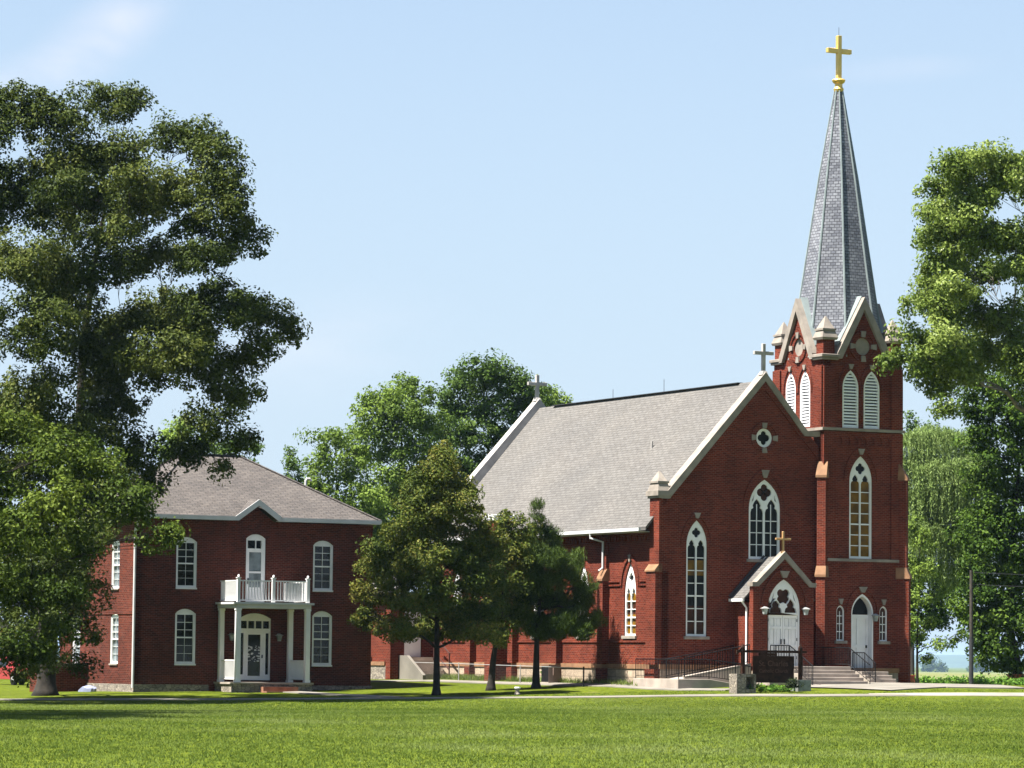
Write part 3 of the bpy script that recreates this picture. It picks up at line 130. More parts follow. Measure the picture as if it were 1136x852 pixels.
def leafmat(name, stops, trans=.25, rough=.55, spec=.07):
    mt, n, l, p = newmat(name)
    a = n.new('ShaderNodeAttribute'); a.attribute_name = 'v'
    r = n.new('ShaderNodeValToRGB'); e = r.color_ramp.elements
    while len(e) < len(stops): e.new(.5)
    for i, (q, c) in enumerate(stops): e[i].position = q; e[i].color = (*c, 1)
    l.new(a.outputs['Fac'], r.inputs[0]); l.new(r.outputs[0], p.inputs['Base Color'])
    p.inputs['Roughness'].default_value = rough; p.inputs['Specular IOR Level'].default_value = spec
    tr = n.new('ShaderNodeBsdfTranslucent'); l.new(r.outputs[0], tr.inputs['Color'])
    ad = nd(n, 'ShaderNodeMixShader', Fac=trans); l.new(p.outputs[0], ad.inputs[1]); l.new(tr.outputs[0], ad.inputs[2])
    l.new(ad.outputs[0], n['Material Output'].inputs[0]); return mt
def glassmat(name, c, rough=.06, spec=.8):
    mt, n, l, p = newmat(name)
    col, f = noise_col(n, l, [x*.55 for x in c], [x*1.3 for x in c], 2.3, 3)
    l.new(col, p.inputs['Base Color']); p.inputs['Roughness'].default_value = rough; p.inputs['Specular IOR Level'].default_value = spec
    b = nd(n, 'ShaderNodeBump', Strength=.15, Distance=.02); l.new(f, b.inputs['Height']); l.new(b.outputs[0], p.inputs['Normal'])
    return mt
M = {}
M['brick'] = bricky('church_brick', BR1, BR2, BRM, .215, .075, .009, bump=.5, stain=(.16, .06, .045), slo=.66, shi=.95)
M['brick_house'] = bricky('house_brick', BH1, BH2, BHM, .215, .075, .009, bump=.5, stain=(.13, .07, .055), shi=.85)
M['shingle'] = bricky('roof_shingle', (.128,.123,.116), (.108,.103,.097), (.072,.069,.065), .45, .15, .014, bigscale=.35, bump=.5, vlo=.93, vhi=1.08)
M['shingle_house'] = bricky('house_shingle', (.112,.100,.092), (.084,.076,.072), (.05,.047,.045), .34, .15, .016, bigscale=.7, bump=.5, vlo=.82, vhi=1.14)
M['slate'] = bricky('spire_slate', (.20,.21,.235), (.115,.122,.145), (.06,.062,.072), .22, .13, .014, bigscale=.8, rough=.6, bump=.8)
M['foundation'] = bricky('foundation_stone', (.36,.29,.22), (.30,.235,.175), (.2,.16,.12), .75, .32, .018, bigscale=1.2)
def rubblemat(name, c1, c2, joint, sc=5.5):
    mt, n, l, p = newmat(name); t = n.new('ShaderNodeTexCoord'); mp_ = n.new('ShaderNodeMapping'); mp_.inputs['Scale'].default_value = (1, 1, 1.8); l.new(t.outputs['Object'], mp_.inputs['Vector'])
    a_ = nd(n, 'ShaderNodeTexVoronoi', Scale=sc, Randomness=.85); b_ = nd(n, 'ShaderNodeTexVoronoi', Scale=sc, Randomness=.85, feature='DISTANCE_TO_EDGE')
    l.new(mp_.outputs[0], a_.inputs['Vector']); l.new(mp_.outputs[0], b_.inputs['Vector'])
    s_ = n.new('ShaderNodeSeparateColor'); l.new(a_.outputs['Color'], s_.inputs[0]); m_ = nd(n, 'ShaderNodeMixRGB'); m_.inputs['Color1'].default_value = (*c1, 1); m_.inputs['Color2'].default_value = (*c2, 1); l.new(s_.outputs[0], m_.inputs['Fac'])
    r_ = n.new('ShaderNodeValToRGB'); r_.color_ramp.elements[0].position = .02; r_.color_ramp.elements[1].position = .06; l.new(b_.outputs['Distance'], r_.inputs[0])
    m2_ = nd(n, 'ShaderNodeMixRGB'); m2_.inputs['Color1'].default_value = (*joint, 1); l.new(m_.outputs[0], m2_.inputs['Color2']); l.new(r_.outputs[0], m2_.inputs['Fac']); l.new(m2_.outputs[0], p.inputs['Base Color'])
    p.inputs['Roughness'].default_value = .9; p.inputs['Specular IOR Level'].default_value = .1; bp_ = nd(n, 'ShaderNodeBump', Strength=.8, Distance=.03); l.new(r_.outputs[0], bp_.inputs['Height']); l.new(bp_.outputs[0], p.inputs['Normal']); return mt
M['rubble'] = rubblemat('rubble_stone', (.30, .26, .21), (.16, .14, .12), (.09, .08, .065))
M['limestone'] = plain('limestone', (.225, .195, .165), .85, .2, 2.2, bump=.3)
M['sandstone'] = plain('sandstone', (.21, .11, .055), .85, .2, 2.5, bump=.3)
M['concrete'] = plain('concrete', (.30, .255, .215), .9, .16, 1.7, bump=.2)
M['walk'] = plain('walk_concrete', (.165, .15, .125), .9, .18, .9)
M['white'] = plain('white_paint', (.70, .70, .69), .45, .05, 2)
M['offwhite'] = plain('white_trim', (.52, .52, .52), .5, .08, 2)
M['louver'] = plain('louver_white', (.80, .82, .85), .5, .05, 2)
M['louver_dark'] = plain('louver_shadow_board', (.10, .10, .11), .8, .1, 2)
M['copper'] = plain('verdigris_copper', (.19, .225, .225), .6, .12, 2)
M['gold'] = plain('gilded_metal', (.66, .45, .13), .38, .08, 4, metal=.45)
M['bronze'] = plain('brass_brown', (.45, .27, .12), .45, .1, 4, metal=.3)
M['greystone'] = plain('grey_stone', (.34, .32, .30), .85, .15, 3)
M['iron'] = plain('black_iron', (.009, .009, .010), .6, .2, 5, spec=.12)
M['rail_brown'] = plain('brown_rail', (.06, .025, .02), .5, .2, 5)
M['wood_dark'] = plain('stained_wood', (.030, .014, .009), .8, .35, 6, spec=.1, bump=.2)
M['letter'] = plain('faded_letter', (.075, .028, .015), .6, .2, 5)
M['flash'] = plain('dark_flashing', (.03, .03, .035), .6, .2, 3)
M['dark'] = plain('dark_inside', (.012, .012, .012), .9, .1, 3)
M['glass'] = glassmat('window_glass', (.010, .012, .014), .08, .35)
M['pane_light'] = glassmat('curtained_glass', (.16, .19, .20))
M['pane_black'] = glassmat('dark_leaded_glass', (.006, .006, .007), .3, .15)
M['pane_amber'] = glassmat('amber_glass', (.15, .075, .006), .3, .15)
M['pane_brown'] = glassmat('brown_glass', (.045, .014, .006), .3, .15)
M['lamp_glass'] = glassmat('lantern_glass', (.30, .33, .33), .2, .5)
M['bark'] = plain('bark', (.020, .016, .012), .95, .4, 5, bump=.8)
M['bark_grey'] = plain('bark_grey', (.13, .115, .095), .95, .35, 5, bump=.8)
M['metal_grey'] = plain('galvanised_metal', (.36, .36, .35), .5, .1, 3, metal=.4)
M['pole'] = plain('pole_wood', (.045, .038, .032), .9, .3, 4)

# ------------------------------------------------------------------ builders
def uvmap(me):
    uvl = me.uv_layers.new(name='UVMap'); n = len(me.loops)
    co = np.empty(len(me.vertices)*3); me.vertices.foreach_get('co', co); co = co.reshape(-1, 3)
    vi = np.empty(n, int); me.loops.foreach_get('vertex_index', vi)
    pn = np.empty(len(me.polygons)*3); me.polygons.foreach_get('normal', pn); pn = pn.reshape(-1, 3)
    lt = np.empty(len(me.polygons), int); me.polygons.foreach_get('loop_total', lt)
    N = np.repeat(pn, lt, 0); P = co[vi]
    hx = np.stack([-N[:, 1], N[:, 0], np.zeros(len(N))], 1); ln = np.linalg.norm(hx, axis=1)
    flat = ln < .05; hx[flat] = (1, 0, 0); ln[flat] = 1; hx /= ln[:, None]
    vy = np.cross(N, hx); 
    uv = np.stack([(P*hx).sum(1), (P*vy).sum(1)], 1).astype(np.float32)
    uvl.data.foreach_set('uv', uv.ravel())
class MB:
    def __init__(s, T=None): s.v = []; s.f = []; s.mi = []; s.T = T; s.cm = 0
    def add(s, vs, fs):
        o = len(s.v); T = s.T
        s.v += [T(*p) for p in vs] if T else [tuple(p) for p in vs]
        s.f += [tuple(i+o for i in f) for f in fs]; s.mi += [s.cm]*len(fs); return s
    def box(s, x0, x1, y0, y1, z0, z1):
        v = [(x0,y0,z0),(x1,y0,z0),(x1,y1,z0),(x0,y1,z0),(x0,y0,z1),(x1,y0,z1),(x1,y1,z1),(x0,y1,z1)]
        return s.add(v, [(0,3,2,1),(4,5,6,7),(0,1,5,4),(1,2,6,5),(2,3,7,6),(3,0,4,7)])
    def frust(s, cx, cy, z0, z1, a0, a1, b0=None, b1=None):
        b0 = a0 if b0 is None else b0; b1 = a1 if b1 is None else b1
        v = [(cx-a0,cy-b0,z0),(cx+a0,cy-b0,z0),(cx+a0,cy+b0,z0),(cx-a0,cy+b0,z0),(cx-a1,cy-b1,z1),(cx+a1,cy-b1,z1),(cx+a1,cy+b1,z1),(cx-a1,cy+b1,z1)]
        return s.add(v, [(0,3,2,1),(4,5,6,7),(0,1,5,4),(1,2,6,5),(2,3,7,6),(3,0,4,7)])
    def plate(s, outer, holes, d0, d1):            # outline in (u,z), thickness along d
        loops = [outer] + holes; allp = [p for L in loops for p in L]; n = len(allp)
        tris = tessellate_polygon([[Vector((p[0], p[1], 0)) for p in L] for L in loops])
        vs = [(p[0], d0, p[1]) for p in allp] + [(p[0], d1, p[1]) for p in allp]; fs = []
        for a, b, c in tris:
            A, B, D = allp[a], allp[b], allp[c]
            if (B[0]-A[0])*(D[1]-A[1])-(B[1]-A[1])*(D[0]-A[0]) < 0: b, c = c, b
            fs += [(a, b, c), (a+n, c+n, b+n)]
        o = 0
        for k, L in enumerate(loops):
            ar = sum(L[i][0]*L[(i+1) % len(L)][1]-L[(i+1) % len(L)][0]*L[i][1] for i in range(len(L)))
            fl = (ar > 0) == (k == 0)
            for i in range(len(L)):
                a, b = o+i, o+(i+1) % len(L)
                fs.append((b, a, a+n, b+n) if fl else (a, b, b+n, a+n))
            o += len(L)
        return s.add(vs, fs)
    def tube(s, pts, rad, seg=6, cap=True):
        pts = [Vector(p) for p in pts]; rad = rad if isinstance(rad, (list, tuple)) else [rad]*len(pts)
        vs = []; fs = []; px = None
        for i, p in enumerate(pts):
            t = (pts[min(i+1, len(pts)-1)]-pts[max(i-1, 0)]).normalized()
            if px is None:
                px = t.orthogonal().normalized()
                if abs(t.z) < .3: px = Vector((0, 0, 1))
            px = (px-t*px.dot(t)); px = px.normalized() if px.length > 1e-5 else t.orthogonal().normalized()
            py = t.cross(px)
            for k in range(seg):
                a = 2*math.pi*k/seg+.4; vs.append(tuple(p+(px*math.cos(a)+py*math.sin(a))*rad[i]))
        for i in range(len(pts)-1):
            for k in range(seg):
                a = i*seg+k; b = i*seg+(k+1) % seg; fs.append((a, b, b+seg, a+seg))
        if cap: fs += [tuple(range(seg))[::-1], tuple(range((len(pts)-1)*seg, len(pts)*seg))]
        return s.add(vs, fs)
    def bar(s, p0, p1, wd, ht):                     # straight bar with upright rectangular section
        p0, p1 = Vector(p0), Vector(p1); t = (p1-p0).normalized()
        sd_ = t.cross(Vector((0, 0, 1))); sd_ = sd_.normalized() if sd_.length > 1e-4 else Vector((1, 0, 0)); up = sd_.cross(t)
        v = [tuple(p+sd_*a*wd/2+up*b*ht/2) for p in (p0, p1) for a, b in ((-1,-1),(1,-1),(1,1),(-1,1))]
        return s.add(v, [(3,2,1,0),(4,5,6,7),(0,1,5,4),(1,2,6,5),(2,3,7,6),(3,0,4,7)])
    def lathe(s, c, prof, seg=12):
        vs = []; fs = []
        for r, z in prof:
            for k in range(seg): a = 2*math.pi*k/seg; vs.append((c[0]+r*math.cos(a), c[1]+r*math.sin(a), c[2]+z))
        for i in range(len(prof)-1):
            for k in range(seg): a = i*seg+k; b = i*seg+(k+1) % seg; fs.append((a, b, b+seg, a+seg))
        fs += [tuple(range(seg))[::-1], tuple(range((len(prof)-1)*seg, len(prof)*seg))]
        return s.add(vs, fs)
    def build(s, name, mats, parent=None, smooth=False, bevel=0):
        me = bpy.data.meshes.new(name); me.from_pydata(s.v, [], s.f)
        mats = mats if isinstance(mats, (list, tuple)) else [mats]
        for q in mats: me.materials.append(q)
        me.polygons.foreach_set('material_index', s.mi)
        me.update(); uvmap(me)
        if smooth: me.polygons.foreach_set('use_smooth', [True]*len(me.polygons))
        o = bpy.data.objects.new(name, me); C.objects.link(o)
        if parent: o.parent = parent
        if bevel:
            b = o.modifiers.new('bevel', 'BEVEL'); b.width = bevel; b.segments = 1; b.limit_method = 'ANGLE'
        return o
def tag(o, label=None, cat=None, group=None, kind=None):
    if label: o['label'] = label
    if cat: o['category'] = cat
    if group: o['group'] = group
    if kind: o['kind'] = kind
    return o
def empty(name, loc, rz=0, label=None, cat=None, group=None, parent=None):
    o = bpy.data.objects.new(name, None); C.objects.link(o); o.location = loc; o.rotation_euler = (0, 0, rz)
    o.empty_display_size = .5
    if parent: o.parent = parent
    return tag(o, label, cat, group)
def front(y0, x0=0): return lambda u, d, z: (u+x0, y0+d, z)        # wall facing -y
def side(x0): return lambda u, d, z: (x0+d, -u, z)                 # wall facing -x, u = -y
def gothic(cx, a, z0, zs, za, n=7):                                # pointed arch outline, counter-clockwise
    h = max(za-zs, a*1.001); r = (a*a+h*h)/(2*a); A = math.asin(min(1, h/r)); L = [(cx-a, z0), (cx+a, z0)]
    for i in range(n+1):
        t = A*i/n; L.append((cx+a-r+r*math.cos(t), zs+r*math.sin(t)))
    for i in range(n-1, -1, -1):
        t = A*i/n; L.append((cx-a+r-r*math.cos(t), zs+r*math.sin(t)))
    return L
def segarch(cx, a, z0, zs, za, n=8):
    h = za-zs; r = (a*a+h*h)/(2*h); A = math.asin(a/r); L = [(cx-a, z0), (cx+a, z0)]
    for i in range(n+1):
        t = A-2*A*i/n; L.append((cx+r*math.sin(t), za-r+r*math.cos(t)))
    return L
def circ(cx, cz, r, n=20, ry=None): return [(cx+r*math.cos(2*math.pi*i/n), cz+(ry or r)*math.sin(2*math.pi*i/n)) for i in range(n)]
def foil(cx, cz, r, n=4, rot=0, seg=6):
    L = []; d = r*.52; q = r*.48
    for k in range(n):
        p = rot+2*math.pi*k/n
        for i in range(seg+1):
            t = p-math.pi/2*1.05+math.pi*1.05*i/seg
            L.append((cx+d*math.cos(p)+q*math.cos(t), cz+d*math.sin(p)+q*math.sin(t)))
    return L
def light_hole(cx, a, z0, s):                                       # one light with a cusped head
    h = [(a, s), (.86*a, s+.42*a), (.55*a, s+.6*a), (.66*a, s+.95*a), (.42*a, s+1.4*a), (0, s+1.85*a)]
    return [(cx-a, z0), (cx+a, z0)]+[(cx+x, z) for x, z in h]+[(cx-x, z) for x, z in h[:-1][::-1]]
def rect(x0, x1, z0, z1): return [(x0, z0), (x1, z0), (x1, z1), (x0, z1)]

# ------------------------------------------------------------------ terrain
CP = np.array(CTRL); cn = len(CP)
def tU(r): return np.where(r > 0, r*r*np.log(np.maximum(r, 1e-9)), 0)
_K = tU(np.linalg.norm(CP[:, None, :2]-CP[None, :, :2], axis=2))+np.eye(cn)*20
_A = np.zeros((cn+3, cn+3)); _A[:cn, :cn] = _K; _A[:cn, cn] = 1; _A[:cn, cn+1:] = CP[:, :2]; _A[cn, :cn] = 1; _A[cn+1:, :cn] = CP[:, :2].T
_w = np.linalg.solve(_A, np.r_[CP[:, 2], 0, 0, 0])
def ground(x, y):
    x = np.asarray(x, float); y = np.asarray(y, float); s = x.shape; x = x.ravel(); y = y.ravel()
    xc = np.clip(x, -45, 45); yc = np.clip(y, 20, 200)
    near = tU(np.hypot(xc[:, None]-CP[:, 0], yc[:, None]-CP[:, 1]))@_w[:cn]+_w[cn]+_w[cn+1]*xc+_w[cn+2]*yc
    far = np.interp(y, [0, 20, 60, 150, 175, 250, 400, 700, 1500, 2800, 4800, 22000], [0, 0, 0, .3, .55, .35, .2, -.2, -2.0, -4.4, -7.5, -8])
    dx = np.maximum(np.abs(x)-45, 0)/60; dy = np.maximum(y-180, 0)/60; t = np.clip(np.maximum(dx, dy), 0, 1); t = t*t*(3-2*t)
    return (near*(1-t)+far*t).reshape(s)
def gz(x, y): return float(ground(np.array([x]), np.array([y]))[0])
def grassmat(name, a, b, c, dry):
    mt, n, l, p = newmat(name)
    t = n.new('ShaderNodeTexCoord'); mpp = n.new('ShaderNodeMapping'); mpp.inputs['Scale'].default_value = (1, .35, 1)
    l.new(t.outputs['Object'], mpp.inputs['Vector'])
    c1, f1 = noise_col(n, l, a, b, .35, 6, .3, .7, vec=mpp.outputs[0])
    c2, f2 = noise_col(n, l, (.55, .6, .5), (1.5, 1.4, 1.4), 6, 6, .3, .7, vec=mpp.outputs[0])
    m1 = nd(n, 'ShaderNodeMixRGB', blend_type='MULTIPLY', Fac=.8); l.new(c1, m1.inputs['Color1']); l.new(c2, m1.inputs['Color2'])
    c3, f3 = noise_col(n, l, (0, 0, 0), (1, 1, 1), .12, 5, .52, .75, vec=mpp.outputs[0])
    m2 = nd(n, 'ShaderNodeMixRGB'); l.new(c3, m2.inputs['Fac']); l.new(m1.outputs[0], m2.inputs['Color1']); m2.inputs['Color2'].default_value = (*c, 1)
    c4, f4 = noise_col(n, l, (0, 0, 0), (.7, .7, .7), 1.1, 7, .63, .8, vec=mpp.outputs[0])
    m3 = nd(n, 'ShaderNodeMixRGB'); l.new(c4, m3.inputs['Fac']); l.new(m2.outputs[0], m3.inputs['Color1']); m3.inputs['Color2'].default_value = (*dry, 1)
    l.new(m3.outputs[0], p.inputs['Base Color']); p.inputs['Roughness'].default_value = .95; p.inputs['Specular IOR Level'].default_value = .02
    bp = nd(n, 'ShaderNodeBump', Strength=.6, Distance=.05); l.new(f2, bp.inputs['Height']); l.new(bp.outputs[0], p.inputs['Normal'])
    return mt
M['ground'] = grassmat('lawn_ground', GR1, GR2, GR3, GRD)
def grid_mesh(xs, ys, name, mat, zoff=0):
    X, Y = np.meshgrid(xs, ys); Z = ground(X, Y)+zoff; nx, ny = len(xs), len(ys)
    v = np.stack([X, Y, Z], 2).reshape(-1, 3); i = np.arange(ny-1)[:, None]*nx+np.arange(nx-1)[None, :]; i = i.ravel()
    f = np.stack([i, i+1, i+nx+1, i+nx], 1)
    me = bpy.data.meshes.new(name); me.from_pydata(v.tolist(), [], f.tolist()); me.materials.append(mat); me.update(); uvmap(me)
    me.polygons.foreach_set('use_smooth', [True]*len(me.polygons))
    o = bpy.data.objects.new(name, me); C.objects.link(o); return o
far_ = [12*1.22**i for i in range(30)]
xs = sorted([-60-q for q in far_ if q < 7000]+list(np.arange(-60, 60.1, 1.5))+[60+q for q in far_ if q < 7000])
ys = [-60, -30, 0, 15]+list(np.arange(20, 215, 1.25))+[215+q for q in [6*1.2**i for i in range(48)] if q < 22000]
tag(grid_mesh(xs, ys, 'ground', M['ground']), kind='structure')
# far crop field: its own tone, beyond the lawn
M['field'] = grassmat('field_crop', (.10, .12, .045), (.15, .16, .07), (.17, .17, .085), (.2, .18, .1))
tag(grid_mesh([-2500, -1200, -600, -300]+list(range(-150, 151, 25))+[300, 600, 1200, 2500], list(np.linspace(262, 700, 25))+list(np.linspace(760, 4600, 40)), 'crop_field', M['field'], .03), kind='structure')
def strip(name, pts, wd, mat, th=.035, n=3):
    """a slab that follows the ground along a line of (x, y) points"""
    P = []
    for i in range(len(pts)-1):
        a, b = Vector(pts[i]), Vector(pts[i+1]); k = max(1, int((b-a).length/1.0))
        P += [a.lerp(b, j/k) for j in range(k)]
    P.append(Vector(pts[-1])); v = []; f = []; q = wd if isinstance(wd, (list, tuple)) else None
    for i, p in enumerate(P):
        t = (P[min(i+1, len(P)-1)]-P[max(0, i-1)]).normalized(); nn = Vector((-t.y, t.x))
        ww = wd if q is None else q[0]+(q[1]-q[0])*i/(len(P)-1)
        for k in range(n+1):
            r = p+nn*ww*(k/n-.5); v.append((r.x, r.y, gz(r.x, r.y)+th))
        for k in (0, n):
            r = p+nn*ww*(k/n-.5); v.append((r.x, r.y, gz(r.x, r.y)-.1))
    s = n+3
    for i in range(len(P)-1):
        a = i*s; b = a+s
        for k in range(n): f.append((a+k, a+k+1, b+k+1, b+k))
        f.append((a, b, b+n+1, a+n+1)); f.append((a+n, a+n+2, b+n+2, b+n))
    me = bpy.data.meshes.new(name); me.from_pydata(v, [], f); me.materials.append(mat); me.update(); uvmap(me)
    o = bpy.data.objects.new(name, me); C.objects.link(o); return o
tag(strip('front_path', [(-40, 145.2), (-13.1, 144), (-4.1, 143), (4.8, 142), (11.8, 141), (15.5, 141)], 1.3, M['walk']), kind='structure')
M['road'] = plain('pale_gravel_road', (.24, .215, .185), .95, .25, .6, bump=.2)
tag(strip('road', [(14.2, 141.3), (18, 141.8), (24, 142), (45, 142.5)], (1.6, 9.0), M['road'], .025, 6), kind='structure')
tag(strip('rear_walk', [(-13, 170), (-7.8, 166), (-3.4, 163.4), (-.3, 158.4), (2.8, 154), (5.3, 149.8), (6.3, 148), (7.2, 146.9), (9.0, 145.6)], 1.1, M['walk'], .04), kind='structure')
tag(strip('house_walk', [(-9.6, 153.2), (-7.6, 149.5), (-5.3, 145.4), (-4.6, 143.9)], 1.0, M['walk'], .045), kind='structure')
tag(strip('forecourt', [(13.2, 145.6), (16.5, 150), (21, 150.5)], 5.0, M['walk'], .05, 5), kind='structure')

# ------------------------------------------------------------------ church
CH0 = (6.2917, 150.0, 0.0)
church = empty('church', CH0, TH, 'red brick country church with tall slate spire, gilded cross and pale shingle roof', 'church')
BR = M['brick']
def window(parent, T, cx, a, z0, zs, za, mode, glass, rows=None, sill=True, key=None, fr=.09, name='window', seg=False, dframe=.05, sillmat='limestone'):
    """frame mesh with real openings; glass, sill and keystone are its own children"""
    arch = segarch if seg else gothic
    outer = arch(cx, a, z0, zs, za); i = a-fr; holes = []; mb = MB(T)
    if mode == 'lancet2':                              # two cusped lights under a quatrefoil
        hw = (2*i-.06)/4; zt = zs-.05
        for s in (-1, 1):
            c = cx+s*(hw+.03)
            holes.append(light_hole(c, hw, z0+fr, zs-.12))
        holes.append(foil(cx, zs+(za-zs)*.50, min(a*.42, (za-zs)*.22)))
    elif mode == 'big4':
        hw = (2*i-.09)/4; 
        for s in (-1, 1):
            holes.append(light_hole(cx+s*(hw+.045), hw, z0+fr, zs-.15))
            holes.append([(cx+s*(a*.66), zs+.36), (cx+s*(a*.80), zs+.28), (cx+s*(a*.62), zs+.62)] if s > 0 else [(cx-a*.80, zs+.28), (cx-a*.66, zs+.36), (cx-a*.62, zs+.62)])
        holes.append(foil(cx, zs+(za-zs)*.56, a*.46))
    elif mode == 'narrow': holes.append(gothic(cx, i, z0+fr, zs, za-fr*1.3))
    elif mode == 'sash':
        holes.append(rect(cx-i, cx+i, z0+fr, zs-.06))
    mb.plate(outer, holes, dframe, dframe+.07)
    if mode in ('lancet2', 'big4'):
        for k in range(1, rows): zz = z0+fr+(zs-z0-fr)*k/rows; mb.box(cx-i, cx+i, dframe+.02, dframe+.06, zz-.018, zz+.018)
        if rows and rows > 4: zz = z0+fr+(zs-z0-fr)*(rows//2)/rows; mb.box(cx-i, cx+i, dframe, dframe+.06, zz-.03, zz+.03)
    if mode == 'big4':
        for s in (-1, 1): c = cx+s*(i/2+.01); mb.box(c-.015, c+.015, dframe+.02, dframe+.06, z0+fr, zs+.2)
    if mode == 'narrow':
        for k in range(1, rows): zz = z0+fr+(zs-z0-fr)*k/(rows-.4); mb.box(cx-i, cx+i, dframe+.02, dframe+.06, zz-.018, zz+.018)
        mb.box(cx-.0125, cx+.0125, dframe+.02, dframe+.06, z0+fr, zs)
    if mode == 'sash':
        zm = z0+fr+(zs-z0-fr)*.50
        mb.box(cx-i, cx+i, dframe-.01, dframe+.05, zm-.03, zm+.03)
        for k in (1, 2): zz = zm+(zs-.06-zm)*k/3; mb.box(cx-i, cx+i, dframe+.02, dframe+.05, zz-.012, zz+.012)
        mb.box(cx-.012, cx+.012, dframe+.02, dframe+.05, zm, zs-.06)
        for k in (1, 2): zz = z0+fr+(zm-z0-fr)*k/3; mb.box(cx-i, cx+i, dframe+.035, dframe+.055, zz-.006, zz+.006)
        mb.box(cx-.006, cx+.006, dframe+.035, dframe+.055, z0+fr, zm)
        for s in (-1, 1): mb.box(cx+s*a-.035, cx+s*a+.035, dframe-.03, dframe+.01, z0, zs)
    w_ = mb.build(name, M['white'], parent)
    # glass in courses so each course can have its own colour
    g = MB(T); mats = []; n = len(glass); zb = z0
    for k, gm in enumerate(glass):
        z1 = za if k == n-1 else z0+(zs-z0)*(k+1)/(n-1) if n > 1 else za
        if gm not in mats: mats.append(gm)
        g.cm = mats.index(gm)
        pts = [p for p in outer]
        lo, hi = zb, z1
        # clip the outline to the course
        ins = a-.03
        if k < n-1: g.add([(cx-ins, dframe+.075, lo), (cx+ins, dframe+.075, lo), (cx+ins, dframe+.075, hi), (cx-ins, dframe+.075, hi)], [(0, 1, 2, 3)])
        else:
            L = arch(cx, ins, lo, zs, za-.04); g.add([(p[0], dframe+.075, p[1]) for p in L], [tuple(range(len(L)))])
        zb = z1
    g.build('glass', [M[q] for q in mats], w_)
    if sill: MB(T).box(cx-a-(.02 if seg else .1), cx+a+(.02 if seg else .1), -.06 if seg else -.09, dframe, z0-(.07 if seg else .13), z0).build('sill', M[sillmat], w_, bevel=.01)
    if key: k0, k1, kw = key; MB(T).plate([(cx-kw*.35, k0), (cx+kw*.35, k0), (cx+kw, k1), (cx-kw, k1)], [], -.07, .0).build('keystone', M['limestone'], w_)
    return w_
def hood(mb, cx, a, zs, za, w, d0, d1, drop=.0):                   # raised brick arch ring
    drop = max(drop, .03); o = gothic(cx, a+w, zs-drop, zs, za+w*1.35, 9); i = gothic(cx, a, zs-drop, zs, za, 9)
    L = o[1:]+[o[0]]                                                # open ring: outer path then inner path back
    outer = o[1:]+[o[0]]; inner = i[1:]+[i[0]]
    mb.plate(outer+inner[::-1], [], d0, d1)
F0, FT, FL = front(0), front(-.3), side(7.68)
G = {}                                                              # openings of each wall
# nave front wall
h_l = gothic(1.69, .5, 2.7, 6.5, 7.55); h_c = gothic(4.99, .78, 5.98, 8.1, 9.35); h_o = circ(4.95, 11.11, .40, 24)
nave_front = [(0, .4), (7.75, .4), (7.75, 10.71), (4.95, 13.6), (0, 8.5)]
wb = MB(F0); wb.plate(nave_front, [h_l, h_c, h_o], 0, .35)
wb.T = None
# left side wall with its bays, right and rear walls
bays = [2.66, 6.82, 11.0, 15.1, 19.1]
sw = MB(side(0)); sw.plate([(-20.6, .4), (-.0, .4), (-.0, 7.35), (-20.6, 7.35)], [gothic(-b, .5, 2.7, 4.5, 5.8) for b in bays], 0, .35)
S1 = side(0)
wb.T = None; wb.add(sw.v, sw.f)
wb.box(9.55, 9.9, .35, 20.6, .4, 7.3)
wb.T = front(20.6); wb.plate([(0, .4), (9.9, .4), (9.9, 8.5), (4.95, 13.6), (0, 8.5)], [], 0, .35)
# raised brick work: hoods, courses, corbel table, raking corbel under the coping
wb.T = S1
for k, b in enumerate(bays):
    hood(wb, -b, .68, 4.86, 6.02, .13, -.06, .0)
    y0 = [.8, 4.97, 9.14, 13.33, 17.54][k]; y1 = [4.5, 8.67, 12.86, 17.07, 20.6][k]
    for zc, hh in ((4.97, .07), (4.80, .07)):
        wb.box(-y1, -b-.84, -.05, 0, zc, zc+hh); wb.box(-b+.84, -y0, -.05, 0, zc, zc+hh)
    wb.box(-y1, -y0, -.05, 0, 2.42, 2.51)
    wb.box(-y1, -y0, -.12, 0, 6.92, 7.35)
    u = -y1+.1
    while u < -y0-.12: wb.box(u, u+.13, -.12, 0, 6.68, 6.92); u += .26
wb.T = F0
hood(wb, 1.69, .66, 6.55, 7.78, .12, -.05, .0); hood(wb, 4.99, .95, 8.15, 9.72, .12, -.05, .0)
wb.plate(circ(4.95, 11.11, .66, 28), [circ(4.95, 11.11, .58, 28)], -.04, 0)
for (xa, za_, xb, zb_) in ((.1, 8.2, 4.95, 13.42),):
    wb.plate([(.0, 8.05), (4.95, 13.15), (7.6, 10.3), (7.6, 10.85), (4.95, 13.6), (.0, 8.5)], [], -.06, 0)
wb.T = None
nave_wall = wb.build('nave_wall', BR, church)
# foundation and water table
fb = MB(); st = MB()
fb.box(-.06, 7.5, -.06, .4, -.3, 1.32); fb.box(-.06, .4, .4, 21.0, -.3, 1.32); fb.box(7.6, 11.76, -.38, .4, -.3, 1.25); fb.box(11.3, 11.76, .4, 3.8, -.3, 1.25); fb.box(9.5, 9.96, 3.8, 21, -.3, 1.32); fb.box(-.06, 9.96, 21, 21.02, -.3, 1.32)
fb.build('foundation', M['foundation'], church)
st.add(*(lambda m_: (m_.v, m_.f))(MB().box(-.10, 7.5, -.10, .0, 1.322, 1.52))); st.box(-.10, 0, 0, 21.0, 1.322, 1.52); st.box(7.62, 11.8, -.42, -.3, 1.252, 1.45); st.box(11.68, 11.8, -.3, 3.8, 1.252, 1.45)
st.build('water_table', M['sandstone'], church)
